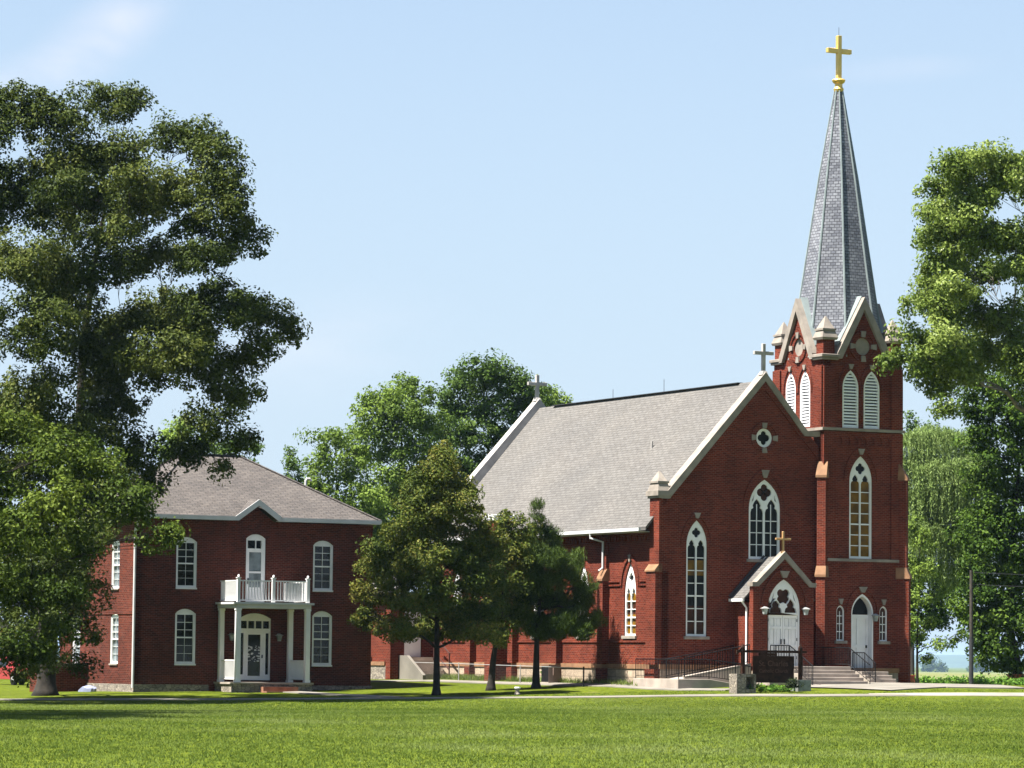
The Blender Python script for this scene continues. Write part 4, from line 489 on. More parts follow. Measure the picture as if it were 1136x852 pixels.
# buttresses on the side wall
for yb in (4.5, 8.67, 12.86, 17.07):
    b = MB(); b.box(-.32, 0, yb, yb+.47, 1.5, 5.03); b.box(-.15, 0, yb+.02, yb+.45, 5.03, 6.92)
    b.box(-.36, -.06, yb-.02, yb+.49, -.2, 1.318)
    o = b.build('buttress', BR, church)
    c = MB(); c.add([(-.37, yb-.04, 5.03), (0, yb-.04, 5.03), (0, yb+.51, 5.03), (-.37, yb+.51, 5.03), (-.37, yb-.04, 5.12), (-.13, yb-.04, 5.55), (-.13, yb+.51, 5.55), (-.37, yb+.51, 5.12), (0, yb-.04, 5.55), (0, yb+.51, 5.55)],
        [(0,3,2,1),(0,4,7,3),(4,5,6,7),(5,8,9,6),(0,1,8,5,4),(3,7,6,9,2),(1,2,9,8)])
    c.build('weathering_cap', M['sandstone'], o)
# corner pier with its stone cap and pinnacle
b = MB(); b.box(-.30, 0, -.02, .78, 1.5, 5.38); b.box(-.16, .32, -.06, .74, 5.38, 8.42); b.box(-.34, -.06, -.04, .8, -.2, 1.318); o = b.build('corner_pier', BR, church)
c = MB(); c.add([(-.35, -.06, 5.36), (0, -.06, 5.36), (0, .82, 5.36), (-.35, .82, 5.36), (-.35, -.06, 5.42), (-.15, -.06, 5.68), (-.15, .82, 5.68), (-.35, .82, 5.42), (0, -.06, 5.68), (0, .82, 5.68)],
    [(0,3,2,1),(0,4,7,3),(4,5,6,7),(5,8,9,6),(0,1,8,5,4),(3,7,6,9,2),(1,2,9,8)]); c.build('weathering_cap', M['sandstone'], o)
c = MB(); c.box(-.22, .36, -.13, .83, 8.42, 8.52); c.box(-.28, .40, -.17, .88, 8.52, 8.72); c.frust(.06, .355, 8.72, 9.05, .30, .22, .46, .34); c.frust(.06, .355, 9.05, 9.13, .27, .27, .39, .39); c.frust(.06, .355, 9.13, 9.55, .22, .03, .33, .03)
c.build('pinnacle', M['limestone'], o)
# nave windows
wl = window(church, F0, 1.69, .5, 2.7, 6.5, 7.55, 'lancet2', ['pane_brown', 'pane_brown', 'pane_black', 'pane_black', 'pane_amber', 'pane_black', 'pane_black'], 7, key=(7.62, 7.85, .16))
wc = window(church, F0, 4.99, .78, 5.98, 8.1, 9.35, 'big4', ['pane_black', 'pane_black', 'pane_black', 'pane_black', 'pane_black'], 4, key=(9.42, 9.75, .2), fr=.11)
# coloured quatrefoil of the big window
MB(F0).plate(foil(4.99, 8.80, .37), [], .115, .122).build('quatrefoil_glass', M['pane_brown'], wc)
xb = MB(F0); xb.bar((4.78, .095, 8.6), (5.2, .095, 9.0), .03, .03); xb.bar((5.2, .095, 8.6), (4.78, .095, 9.0), .03, .03); xb.build('lead_cross', M['iron'], wc)
for b_ in bays:
    window(church, S1, -b_, .5, 2.7, 4.5, 5.8, 'lancet2', ['pane_amber', 'pane_amber', 'pane_brown', 'pane_amber', 'pane_black'], 5, key=(5.82, 6.12, .12))
o = MB(F0).plate(circ(4.95, 11.11, .40, 24), [foil(4.95, 11.11, .30)], .05, .12).build('round_window', M['white'], church)
MB(F0).plate(circ(4.95, 11.11, .36, 24), [], .13, .14).build('glass', M['pane_black'], o)
for ax, az in ((1, 0), (-1, 0), (0, 1), (0, -1)):
    kb = MB(F0); q = [(.41, -.09), (.41, .09), (.64, .13), (.64, -.13)]; kb.plate([(4.95+(r if ax > 0 else -r if ax < 0 else t), 11.11+(t if ax else (r if az > 0 else -r))) for r, t in q], [], -.06, -.0); kb.build('keystone', M['limestone'], o)
# roof, copings, ridge, gutters
rb = MB(); rb.T = front(.4)
rb.plate([(-.55, 7.08), (4.95, 13.4), (10.45, 7.08), (10.45, 7.22), (4.95, 13.56), (-.55, 7.22)], [], 0, 20.25)
roof = rb.build('roof', M['shingle'], church)
rc = MB(); rc.bar((4.95, 2.0, 13.575), (4.95, 19.0, 13.575), .30, .03); rc.tube([(4.95, 13.3, 13.5), (4.95, 13.3, 14.0)], .012); rc.build('ridge_cap', M['flash'], roof)
MB().tube([(4.95, 8.6, 13.5), (4.95, 8.6, 14.15)], .012, 5).build('lightning_rod', M['flash'], roof)
MB().tube([(2.6, 5.5, 10.75), (2.6, 5.5, 11.15)], .05, 8).build('vent_pipe', M['greystone'], roof)
gt = MB(); gt.box(-.66, -.54, .8, 20.6, 7.06, 7.20); gt.box(-.56, -.13, .8, 20.6, 7.02, 7.05); gt.build('gutter', M['offwhite'], church)
dp = MB(); dp.tube([(-.60, 5.12, 7.08), (-.60, 5.12, 6.86), (-.2, 4.72, 6.7), (-.2, 4.72, 5.6), (-.4, 4.72, 5.45)], .05, 8); dp.build('downspout', M['offwhite'], church)
cb = MB(front(-.12))
cop = [(-.06, 8.40), (.30, 8.40), (4.95, 13.52), (6.90, 11.26), (7.66, 11.26), (7.66, 11.48), (7.04, 11.48), (4.95, 13.9), (.16, 8.66), (-.06, 8.66)]
cb.plate(cop, [], 0, .56); coping = cb.build('coping', M['limestone'], church)
cb = MB(front(20.5)); cb.plate([(-.2, 8.2), (.30, 8.2), (4.95, 13.45), (9.6, 8.2), (10.1, 8.2), (10.1, 8.7), (9.74, 8.7), (4.95, 14.0), (.16, 8.7), (-.2, 8.7)], [], 0, .55); cb.build('rear_coping', M['greystone'], church)
bk = MB(front(20.3)); bk.plate([(-.1, 7.0), (0, 7.0), (4.95, 12.9), (9.9, 7.0), (10, 7.0), (10, 8.2), (9.6, 8.2), (4.95, 13.5), (.3, 8.2), (-.1, 8.2)], [], 0, .3); bk.build('rear_parapet', M['flash'], church)
def cross(name, x, y, z0, z1, za, w, t, mat, parent, base=True):
    c = MB(); c.box(x-t/2, x+t/2, y-t/2, y+t/2, z0, z1); c.box(x-w/2, x-t/2, y-t/2, y+t/2, za-t/2, za+t/2); c.box(x+t/2, x+w/2, y-t/2, y+t/2, za-t/2, za+t/2)
    if base: c.frust(x, y, z0-.12, z0+.06, t*1.1, t*.7)
    return c.build(name, mat, parent, bevel=.012)
cross('gable_cross', 4.95, .1, 13.9, 15.12, 14.72, .95, .15, M['greystone'], church)
cross('rear_gable_cross', 4.95, 20.78, 14.0, 15.15, 14.72, 1.0, .16, M['greystone'], church)
# chimney on the side wall
c = MB(); c.box(-1.0, .0, 13.4, 14.25, .3, 7.85); ch = c.build('chimney', BR, church)
MB().box(-1.08, .1, 13.32, 14.33, 7.85, 8.12).build('chimney_cap', M['white'], ch, bevel=.02)

# ------------------------------------------------------------------ tower
tw = MB(FT)
gx = 9.68
out = [(7.68, .4), (11.68, .4), (11.68, 14.7), (11.0, 14.7), (gx, 17.0), (8.36, 14.7), (7.68, 14.7)]
lv = [(9.06, .40), (10.13, .40)]
holes = [gothic(c_, a_, 11.68, 13.4, 14.15) for c_, a_ in lv]+[gothic(9.6, .58, 6.1, 9.4, 10.5), gothic(9.7, .56, 1.32, 3.75, 4.6), gothic(8.60, .20, 2.6, 3.85, 4.1), gothic(10.77, .20, 2.6, 3.85, 4.1), circ(gx, 15.2, .38, 24)]
tw.plate(out, holes, 0, .4)
lf = MB(side(7.68))                     # left face, u = -y ; tower runs y -0.3 .. 3.7
outl = [(-3.7, 9.0), (.3, 9.0), (.3, 14.7), (-.38, 14.7), (-1.7, 17.0), (-3.02, 14.7), (-3.7, 14.7)]
lvl = [(-2.32, .40), (-1.14, .40)]
lf.plate(outl, [gothic(c_, a_, 11.74, 13.4, 14.15) for c_, a_ in lvl]+[circ(-1.7, 15.2, .38, 24)], 0, .4)
tw.T = None; tw.add(lf.v, lf.f)
tw.box(7.9, 11.68, 3.35, 3.7, .4, 14.7); tw.box(11.3, 11.68, .1, 3.35, .4, 14.7)
tw.T = lambda u, d, z: (11.68+d, u, z); tw.plate([(-.2, 14.7), (3.6, 14.7), (3.02, 14.71), (1.7, 17.0), (.38, 14.71)], [], -.35, 0)
tw.T = front(3.7); tw.plate([(8.36, 14.7), (11.0, 14.7), (gx, 17.0)], [], -.35, 0)
# corner piers, panels, hoods, arcade
tw.T = FT
for x0, x1 in ((7.68, 8.27), (11.10, 11.68)):
    tw.box(x0, x1, -.09, 0, 11.66, 14.3); tw.box(x0, x1, -.09, 0, 6.1, 11.5)
tw.box(8.27, 11.1, -.09, 0, 11.40, 11.5)
tw.T = side(7.68)
for u0, u1 in ((-.25, .3), (-3.7, -3.1)): tw.box(u0, u1, -.08, 0, 11.66, 14.3)
tw.T = FT
for c_, a_ in lv: hood(tw, c_, a_+.10, 13.45, 14.38, .09, -.05, 0, .2)
hood(tw, 9.6, .78, 9.45, 10.82, .1, -.05, 0); hood(tw, 9.7, .72, 3.8, 4.9, .1, -.05, 0)
tw.plate(circ(gx, 15.2, .66, 28), [circ(gx, 15.2, .57, 28)], -.05, 0)
ar = []
for k in range(7): cx_ = 8.47+k*.405; ar.append(gothic(cx_, .15, 10.95, 11.10, 11.33, 4))
tw.plate(rect(8.28, 11.09, 10.9, 11.40), ar, -.07, 0)
tw.T = side(7.68)
for c_, a_ in lvl: hood(tw, c_, a_+.10, 13.45, 14.38, .09, -.05, 0, .2)
tw.plate(circ(-1.7, 15.2, .66, 28), [circ(-1.7, 15.2, .57, 28)], -.05, 0)
tw.T = None
tower = tw.build('tower', BR, church)
# louvred openings
def louver(T, cx, a, z0):
    f = MB(T); f.plate(gothic(cx, a, z0, 13.4, 14.15), [gothic(cx, a-.07, z0+.07, 13.4, 14.04)], .0, .12); o = f.build('louver_window', M['white'], tower)
    s = MB(T); z = z0+.1
    while z < 13.95:
        aa = a-.07
        if z > 13.35: h = .64; r = (aa*aa+h*h)/(2*aa); dz = z-13.4; aa = max(.02, aa-r+math.sqrt(max(0, r*r-dz*dz)))
        if aa > .05: s.add([(cx-aa, .02, z+.02), (cx+aa, .02, z+.02), (cx+aa, .10, z+.05), (cx-aa, .10, z+.05), (cx-aa, .02, z-.04), (cx+aa, .02, z-.04), (cx+aa, .10, z-.01), (cx-aa, .10, z-.01)], [(0,1,2,3),(7,6,5,4),(4,5,1,0),(5,6,2,1),(6,7,3,2),(7,4,0,3)])
        z += .133
    s.build('slats', M['louver'], o)
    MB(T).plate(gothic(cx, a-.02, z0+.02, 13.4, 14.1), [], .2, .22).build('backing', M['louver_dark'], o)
    MB(T).plate([(cx-.05, 14.20), (cx+.05, 14.20), (cx+.14, 14.42), (cx-.14, 14.42)], [], -.08, 0).build('keystone', M['limestone'], o)
for c_, a_ in lv: louver(FT, c_, a_, 11.68)
for c_, a_ in lvl: louver(side(7.68), c_, a_, 11.74)
for T, cx_ in ((FT, gx), (side(7.68), -1.7)):
    o = MB(T).plate(circ(cx_, 15.2, .38, 24), [], .06, .12).build('round_panel', M['limestone'], tower)
    for ax, az in ((1, 0), (-1, 0), (0, 1), (0, -1)):
        kb = MB(T); q = [(.40, -.085), (.40, .085), (.66, .125), (.66, -.125)]; kb.plate([(cx_+(r if ax > 0 else -r if ax < 0 else t), 15.2+(t if ax else (r if az > 0 else -r))) for r, t in q], [], -.08, -.0); kb.build('keystone', M['limestone'], o)
# tower windows
window(church, FT, 9.6, .58, 6.1, 9.4, 10.5, 'lancet2', ['pane_amber']*6+['pane_black'], 7, key=(10.55, 10.8, .17), sill=False, fr=.1)
for c_ in (8.60, 10.77):
    window(church, FT, c_, .20, 2.6, 3.85, 4.1, 'narrow', ['pane_brown']*3, 4, key=(4.14, 4.38, .12), fr=.05)
# belts
bt = MB(); bt.box(7.58, 11.76, -.44, -.3, 11.54, 11.66); bt.box(7.58, 7.68, -.3, 3.78, 11.54, 11.66); bt.build('belt_course', M['limestone'], tower); MB().box(7.9, 11.5, -.40, -.3, 5.97, 6.09).build('belt_course', M['limestone'], tower)
# gable copings of the tower and its corner cornice stones
for T in (FT, side(7.68), lambda u, d, z: (11.68-d, u, z), lambda u, d, z: (u, 3.7-d, z)):
    cx_ = {0: gx, 1: -1.7, 2: 1.7, 3: gx}[[FT].index(T) if T is FT else 1 if T(0, 0, 0) == (7.68, 0, 0) else 2 if abs(T(0, 0, 0)[0]-11.68) < .01 else 3]
    c = MB(T); c.plate([(cx_-1.36, 14.62), (cx_-1.14, 14.62), (cx_, 16.78), (cx_+1.14, 14.62), (cx_+1.36, 14.62), (cx_+1.36, 14.86), (cx_, 17.33), (cx_-1.36, 14.86)], [], -.16, .42)
    o = c.build('gable_coping', M['limestone'], tower)
    c = MB(T); c.plate([(cx_-1.2, 15.19), (cx_, 17.34), (cx_+1.2, 15.19), (cx_+1.2, 15.24), (cx_, 17.40), (cx_-1.2, 15.24)], [], .1, 1.0); c.build('coping_flashing', M['copper'], o)
for px_, py_ in ((7.98, 0.0), (11.38, 0.0), (7.98, 3.4), (11.38, 3.4)):
    o = MB().box(px_-.28, px_+.28, py_-.28, py_+.28, 14.7, 15.42).build('tower_pinnacle', BR, tower)
    c = MB(); c.box(px_-.42, px_+.42, py_-.42, py_+.42, 14.56, 14.66); c.box(px_-.47, px_+.47, py_-.47, py_+.47, 14.66, 14.80)
    c.build('cornice', M['limestone'], o, bevel=.02)
    c = MB(); c.frust(px_, py_, 15.42, 15.52, .36, .40); c.frust(px_, py_, 15.52, 15.82, .40, .29); c.frust(px_, py_, 15.82, 15.90, .34, .34); c.frust(px_, py_, 15.90, 16.45, .29, .02)
    c.build('stone_cap', M['limestone'], o)
# diagonal buttresses at the front corners
def diag(cx_, cy_, sx):
    A = math.atan2(-1, sx)
    D = lambda u, d, z: (cx_+math.cos(A)*d-math.sin(A)*u, cy_+math.sin(A)*d+math.cos(A)*u, z)
    b = MB(D); b.box(-.2, .2, -.2, .47, -.2, 5.3); b.box(-.19, .19, -.2, .36, 5.3, 9.55); o = b.build('buttress', BR, tower)
    for (z0, z1, d0, d1) in ((5.28, 5.75, .52, .36), (9.5, 10.2, .41, .06)):
        c = MB(D); c.add([(-.24, -.1, z0), (.24, -.1, z0), (.24, d0, z0), (-.24, d0, z0), (-.24, d0, z0+.1), (.24, d0, z0+.1), (.21, d1, z1), (-.21, d1, z1), (-.21, -.1, z1), (.21, -.1, z1)],
              [(0,3,2,1),(3,4,5,2),(4,7,6,5),(7,8,9,6),(0,8,7,4,3),(1,2,5,6,9),(0,1,9,8)]); c.build('weathering_cap', M['sandstone'], o)
diag(7.75, -.23, -1); diag(11.6, -.23, 1)
# spire
def octo(a, z, rot=math.pi/8): r = a/math.cos(math.pi/8); return [(gx+r*math.cos(rot+k*math.pi/4), 1.7+r*math.sin(rot+k*math.pi/4), z) for k in range(8)]
prof = [(1.96, 14.72), (1.82, 15.5), (1.66, 16.5), (.78, 22.7), (.16, 26.55)]
s = MB(); v = []; f = []
for a_, z_ in prof: v += octo(a_, z_)
for i in range(len(prof)-1):
    for k in range(8): f.append((i*8+k, i*8+(k+1) % 8, i*8+8+(k+1) % 8, i*8+8+k))
f.append(tuple(range(32, 40))); s.add(v, f); spire = s.build('spire', M['slate'], church)
r_ = MB()
for k in range(8): r_.tube([octo(a_+.01, z_)[k] for a_, z_ in prof], [.055, .055, .05, .042, .03], 5)
r_.build('hip_flashing', M['copper'], spire)
c = MB(); c.lathe((gx, 1.7, 0), [(.19, 26.5), (.23, 26.62), (.17, 26.72), (.17, 26.85), (.26, 26.92), (.3, 27.0), (.26, 27.06), (.14, 27.1)], 16)
col = c.build('finial', M['gold'], spire); cross('spire_cross', gx, 1.7, 27.08, 28.98, 28.3, 1.22, .2, M['gold'], spire, False)
MB().tube([(gx, 1.7, 28.9), (gx, 1.7, 29.35)], .01, 4).build('lightning_rod', M['flash'], spire)

# ------------------------------------------------------------------ entrance porch of the church
PX0, PX1, PY, PC = 3.56, 6.52, -1.48, 5.06
FP = front(PY)
p = MB(FP); door_h = gothic(PC, .80, 1.5, 3.85, 5.12)
p.plate([(PX0, .4), (PX1, .4), (PX1, 4.85), (PC, 6.0), (PX0, 4.85)], [door_h], 0, .3)
hood(p, PC, 1.05, 3.9, 5.50, .1, -.05, 0, .1)
p.T = None; p.box(PX0, PX0+.3, PY+.3, 0, .4, 4.15); p.box(PX1-.3, PX1, PY+.3, 0, .4, 4.15); porch = p.build('entrance_porch', BR, church)
MB().box(PX0-.04, PX1+.04, PY-.04, 0, -.2, 1.3).build('porch_foundation', M['foundation'], porch)
c = MB(front(PY-.08)); c.plate([(PX0-.08, 4.80), (PX0+.22, 4.80), (PC, 5.98), (PX1-.22, 4.80), (PX1+.08, 4.80), (PX1+.08, 4.98), (PX1-.12, 4.98), (PC, 6.28), (PX0+.12, 4.98), (PX0-.08, 4.98)], [], 0, .42); c.build('porch_coping', M['limestone'], porch)
c = MB(front(PY+.33)); c.plate([(PX0-.24, 4.22), (PC, 5.95), (PX1+.24, 4.22), (PX1+.24, 4.32), (PC, 6.08), (PX0-.24, 4.32)], [], 0, -PY-.34); pr = c.build('porch_roof', M['shingle'], porch)
c = MB(); c.box(PX0-.32, PX0-.22, PY+.35, -.01, 4.17, 4.29); c.build('gutter', M['white'], porch)
MB().tube([(PX0-.27, PY+.5, 4.2), (PX0-.07, PY+.42, 3.9), (PX0-.07, PY+.42, 1.35)], .045, 8).build('downspout', M['white'], porch)
MB().bar((PX0-.28, -.03, 4.38), (PC-.1, -.03, 6.12), .05, .09).build('step_flashing', M['flash'], pr)
cross('porch_cross', PC, PY+.1, 6.25, 7.12, 6.80, .74, .09, M['bronze'], porch)
# the double door under a traceried head
df = MB(FP); df.plate(door_h, [rect(PC-.72, PC+.72, 1.5, 3.62), foil(PC, 4.40, .36, 4, math.pi/4)]+[light_hole(PC+s_*.36, .29, 3.72, 3.78) for s_ in (-1, 1)]+[[(PC-.62, 4.12), (PC-.50, 4.30), (PC-.44, 4.62)], [(PC+.50, 4.30), (PC+.62, 4.12), (PC+.44, 4.62)]], .06, .16)
df.build('door_frame', M['white'], porch)
MB(FP).plate(gothic(PC, .76, 3.65, 3.86, 5.06), [], .17, .18).build('transom_glass', M['pane_brown'], porch)
for s_ in (-1, 1):
    d = MB(FP); x0_, x1_ = (PC-.72, PC-.006) if s_ < 0 else (PC+.006, PC+.72); cxx = (x0_+x1_)/2
    d.plate(rect(x0_, x1_, 1.5, 3.62), [rect(cxx+q*.16-.12, cxx+q*.16+.12, z0_, z1_) for q in (-1, 1) for z0_, z1_ in ((1.65, 2.3), (2.4, 3.05), (3.15, 3.5))], .11, .15); d.box(x0_, x1_, .151, .17, 1.5, 3.62)
    for q in (-1, 1):
        for z0_, z1_ in ((1.68, 2.27), (2.43, 3.02), (3.18, 3.47)): d.box(cxx+q*.16-.09, cxx+q*.16+.09, .13, .16, z0_, z1_)
    o = d.build('door', M['white'], porch)
    h = MB(FP); h.box(PC+s_*.08-.02, PC+s_*.08+.02, .07, .11, 2.4, 2.62); h.build('door_handle', M['iron'], o)
    for zz in (1.8, 2.55, 3.35): MB(FP).box(PC+s_*.70-.02, PC+s_*.70+.02, .10, .12, zz, zz+.12).build('hinge', M['iron'], o)
MB(FP).plate([(PC-.09, 5.18), (PC+.09, 5.18), (PC+.23, 5.46), (PC-.23, 5.46)], [], -.08, 0).build('keystone', M['limestone'], porch)
def lantern(parent, T, u, z, name='wall_lantern'):
    l_ = MB(T); l_.box(u-.035, u+.035, -.06, 0, z-.02, z+.1); l_.tube([(u, 0, z+.06), (u, -.14, z+.1)], .015, 5)
    l_.frust(u, -.16, z+.02, z+.10, .15, .03); o = l_.build(name, M['metal_grey'], parent)
    MB(T).frust(u, -.16, z-.22, z+.018, .06, .10).build('lamp_glass', M['lamp_glass'], o); return o
lantern(porch, FP, PC-1.03, 3.86); lantern(porch, FP, PC+.97, 3.86); lantern(tower, FT, 10.26, 3.66)
# the single side door in the tower, deep white reveal
sdm = MB(FT); sdm.plate(gothic(9.7, .56, 1.32, 3.75, 4.6), [gothic(9.7, .50, 1.32, 3.75, 4.5)], .02, .42); o = sdm.build('side_door_reveal', M['white'], tower)
d = MB(FT); d.plate(rect(9.2, 10.2, 1.32, 3.72), [rect(9.3, 9.62, a_, b_) for a_, b_ in ((1.5, 2.3), (2.45, 3.55))]+[rect(9.78, 10.1, a_, b_) for a_, b_ in ((1.5, 2.3), (2.45, 3.55))], .32, .36); d.box(9.2, 10.2, .361, .38, 1.32, 3.72); d2 = d.build('side_door', M['white'], tower)
MB(FT).box(10.06, 10.12, .27, .32, 2.3, 2.42).build('door_handle', M['iron'], d2)
MB(FT).plate(gothic(9.7, .49, 3.74, 3.76, 4.48), [], .36, .37).build('transom_glass', M['pane_black'], tower)
MB(FT).plate([(9.62, 4.66), (9.78, 4.66), (9.92, 4.90), (9.48, 4.90)], [], -.08, 0).build('keystone', M['limestone'], tower)
# ------------------------------------------------------------------ stepped masonry in front
LX0, LX1, LY = 4.55, 7.55, -2.8
sb = MB(); sb.box(PX0-.0, LX1, LY, PY-.05, -.2, 1.5); sb.box(PX1+.0, LX1, PY-.049, -.36, -.2, 1.5)
for k in range(5): sb.box(LX0, LX1, LY-.32*(k+1), LY-.32*k, -.2, 1.5-.147*(k+1))
steps = sb.build('entrance_steps', M['concrete'], church, bevel=.012)
def railing(name, pts, parent, h=.78, sp=.12, post=.02, mat='iron', bal=.009, low=.1):
    r = MB(); P = [Vector(q) for q in pts]; U = Vector((0, 0, h)); L_ = Vector((0, 0, low))
    for a, b in zip(P[:-1], P[1:]):
        r.tube([a+U, b+U], .024, 6); r.tube([a+L_, b+L_], .014, 5)
        n = max(1, int((b-a).length/sp))
        for k in range(1, n): q = a.lerp(b, k/n); r.tube([q+L_, q+U], bal, 4, False)
    for q in P: r.tube([q, q+U], post, 6)
    return r.build(name, M[mat], parent)
zb_ = .62
railing('handrail', [(LX1-.08, -.4, 1.5), (LX1-.08, LY+.05, 1.5), (LX1-.08, LY-1.55, .78)], steps, .8)
railing('handrail', [(LX0+.02, PY-.1, 1.5), (LX0+.02, LY+.05, 1.5), (LX0+.02, LY-1.75, .66)], steps, .85)
railing('handrail', [(LX0+.02, LY+.08, 1.5), (PX0+.1, LY+.08, 1.5)], steps, .85)
sb = MB(); sb.box(9.0, 10.35, -1.35, -.44, -.2, 1.3)
for k in range(3): sb.box(9.0, 10.35, -1.35-.3*(k+1), -1.35-.3*k, -.2, 1.3-.15*(k+1))
o = sb.build('side_steps', M['concrete'], church, bevel=.012)
railing('handrail', [(9.1, -.5, 1.3), (9.1, -1.4, 1.3), (9.1, -2.25, .85)], o, .8)
# ------------------------------------------------------------------ rear sacristy
b = MB(); b.plate_ = None
sa = MB(front(21.3)); sa.plate(rect(-2.3, 0, .3, 4.6), [rect(-1.62, -.72, 1.73, 3.85)], 0, .3); sa.T = None
sa.box(-2.3, -2.0, 21.6, 27, .3, 4.6); sa.box(-2.0, 8, 26.7, 27, .3, 4.6); sa.box(-2.38, -1.98, 21.2, 21.7, .3, 4.6)
sac = sa.build('sacristy', BR, church)
MB().box(-2.36, -1.9, 21.75, 27.05, -.2, 1.32).build('sacristy_foundation', M['rubble'], sac)
MB().box(-2.40, -1.9, 21.8, 27.1, 1.322, 1.50).build('sacristy_water_table', M['sandstone'], sac)
rr = MB(); rr.add([(-2.7, 21.0, 4.55), (0, 21.0, 6.0), (0, 27.4, 6.0), (-2.7, 27.4, 4.55), (-2.7, 21.0, 4.67), (0, 21.0, 6.12), (0, 27.4, 6.12), (-2.7, 27.4, 4.67)], [(0,3,2,1),(4,5,6,7),(0,1,5,4),(1,2,6,5),(2,3,7,6),(3,0,4,7)])
rr.build('sacristy_roof', M['shingle'], sac)
MB(front(21.3)).box(-1.6, -.74, .06, .12, 1.73, 3.83).build('rear_door', M['white'], sac)
W_ = window(sac, side(-2.3), -24.2, .42, 2.4, 3.6, 4.0, 'narrow', ['pane_light']*2, 3, sillmat='white')
s2 = MB(); s2.box(-1.75, -.55, 20.4, 21.29, .2, 1.73)
for k in range(5): s2.box(-1.75, -.55, 20.4-.3*(k+1), 20.4-.3*k, .2, 1.73-.155*(k+1))
o = s2.build('rear_steps', M['concrete'], sac)
c = MB(); c.add([(-1.9, 21.3, .2), (-1.9, 18.7, .2), (-1.9, 18.7, .9), (-1.9, 20.45, 1.8), (-1.9, 21.3, 1.8)]+[(-1.75, 21.3, .2), (-1.75, 18.7, .2), (-1.75, 18.7, .9), (-1.75, 20.45, 1.8), (-1.75, 21.3, 1.8)], [(0,1,2,3,4),(9,8,7,6,5),(1,6,7,2),(2,7,8,3),(3,8,9,4),(0,5,6,1),(0,4,9,5)]); c.build('stair_cheek', M['walk'], o)
r = MB(); r.bar((-.5, 20.4, 1.95), (-.5, 18.8, 1.15), .05, .05); r.bar((-.5, 20.4, 2.7), (-.5, 18.8, 1.9), .05, .05); r.box(-.53, -.48, 20.38, 20.43, 1.7, 2.7); r.box(-.53, -.48, 18.78, 18.83, .7, 1.9); r.build('handrail', M['rail_brown'], o)

# ------------------------------------------------------------------ brick house
HO0 = (-6.0007, 157.0, 0.0); BH = M['brick_house']
house = empty('brick_house', HO0, TH, 'two-storey dark red brick house with hipped shingle roof and white balcony porch', 'house')
HF = front(0); HX = -10.96; HS = side(HX)
ups = [-8.68, -2.34]; 
oh = [segarch(u, .47, 4.55, 6.5, 6.7) for u in ups]+[segarch(u, .47, 1.33, 3.46, 3.66) for u in ups]
upd = segarch(-5.49, .46, 3.95, 6.7, 6.9); frd = segarch(-5.47, .74, .62, 3.28, 3.52)
hw = MB(HF); hw.plate([(HX, 0), (0, 0), (0, 7.42), (-4.66, 7.42), (-5.6, 8.12), (-6.54, 7.42), (HX, 7.42)], oh+[upd, frd], 0, .3)
ls = MB(HS); lw = [(-2.4, 0), (-7.0, 0)]
ls.plate([(-9.06, 0), (0, 0), (0, 7.42), (-9.06, 7.42)], [segarch(u, .47, a_, b_, b_+.2) for u, _ in lw for a_, b_ in ((1.30, 3.3), (4.5, 6.4))], 0, .3)
hw.T = None; hw.add(ls.v, ls.f); hw.box(-.3, 0, .3, 8.76, 0, 7.42); hw.box(HX+.0, 0, 8.76, 9.06, 0, 7.42)
hw.T = HF
for u in ups+[-5.5]:
    z = 6.7 if u != -5.5 else 6.9
    o_ = segarch(u, .62, z-.28, z-.25, z+.2)[1:]; i_ = segarch(u, .50, z-.28, z-.25, z+.03)[1:]
    hw.plate(o_+[(u-.62, z-.28)]+[(u-.5, z-.28)]+i_[::-1], [], -.03, 0)
for u in ups:
    z = 3.66; o_ = segarch(u, .62, z-.28, z-.25, z+.2)[1:]; i_ = segarch(u, .50, z-.28, z-.25, z+.03)[1:]
    hw.plate(o_+[(u-.62, z-.28)]+[(u-.5, z-.28)]+i_[::-1], [], -.03, 0)
hw.box(HX, -7.3, -.03, 0, 3.86, 3.93); hw.box(-3.7, 0, -.03, 0, 3.86, 3.93); hw.box(HX, -6.7, -.05, 0, 7.15, 7.4); hw.box(-4.5, 0, -.05, 0, 7.15, 7.4)
hw.T = HS; hw.box(-9.0, -.02, -.03, 0, 3.40, 3.47)
hw.T = None
hwall = hw.build('wall', BH, house)
fb = MB(); fb.box(HX-.05, -7.6, -.05, .3, -.3, .45); fb.box(HX-.05, HX+.3, .3, 9.1, -.3, .45); fb.build('foundation', M['rubble'], house); MB().box(-3.6, .05, -.05, .3, -.3, .45).build('foundation', M['rubble'], house)
# windows of the house
for u in ups:
    window(house, HF, u, .46, 4.55, 6.5, 6.69, 'sash', ['glass'], seg=True, sillmat='white'); window(house, HF, u, .46, 1.33, 3.46, 3.65, 'sash', ['glass'], seg=True, sillmat='white')
for u, _ in lw:
    for a_, b_ in ((1.30, 3.3), (4.5, 6.4)): window(house, HS, u, .46, a_, b_, b_+.19, 'sash', ['pane_light'], seg=True, sillmat='limestone')
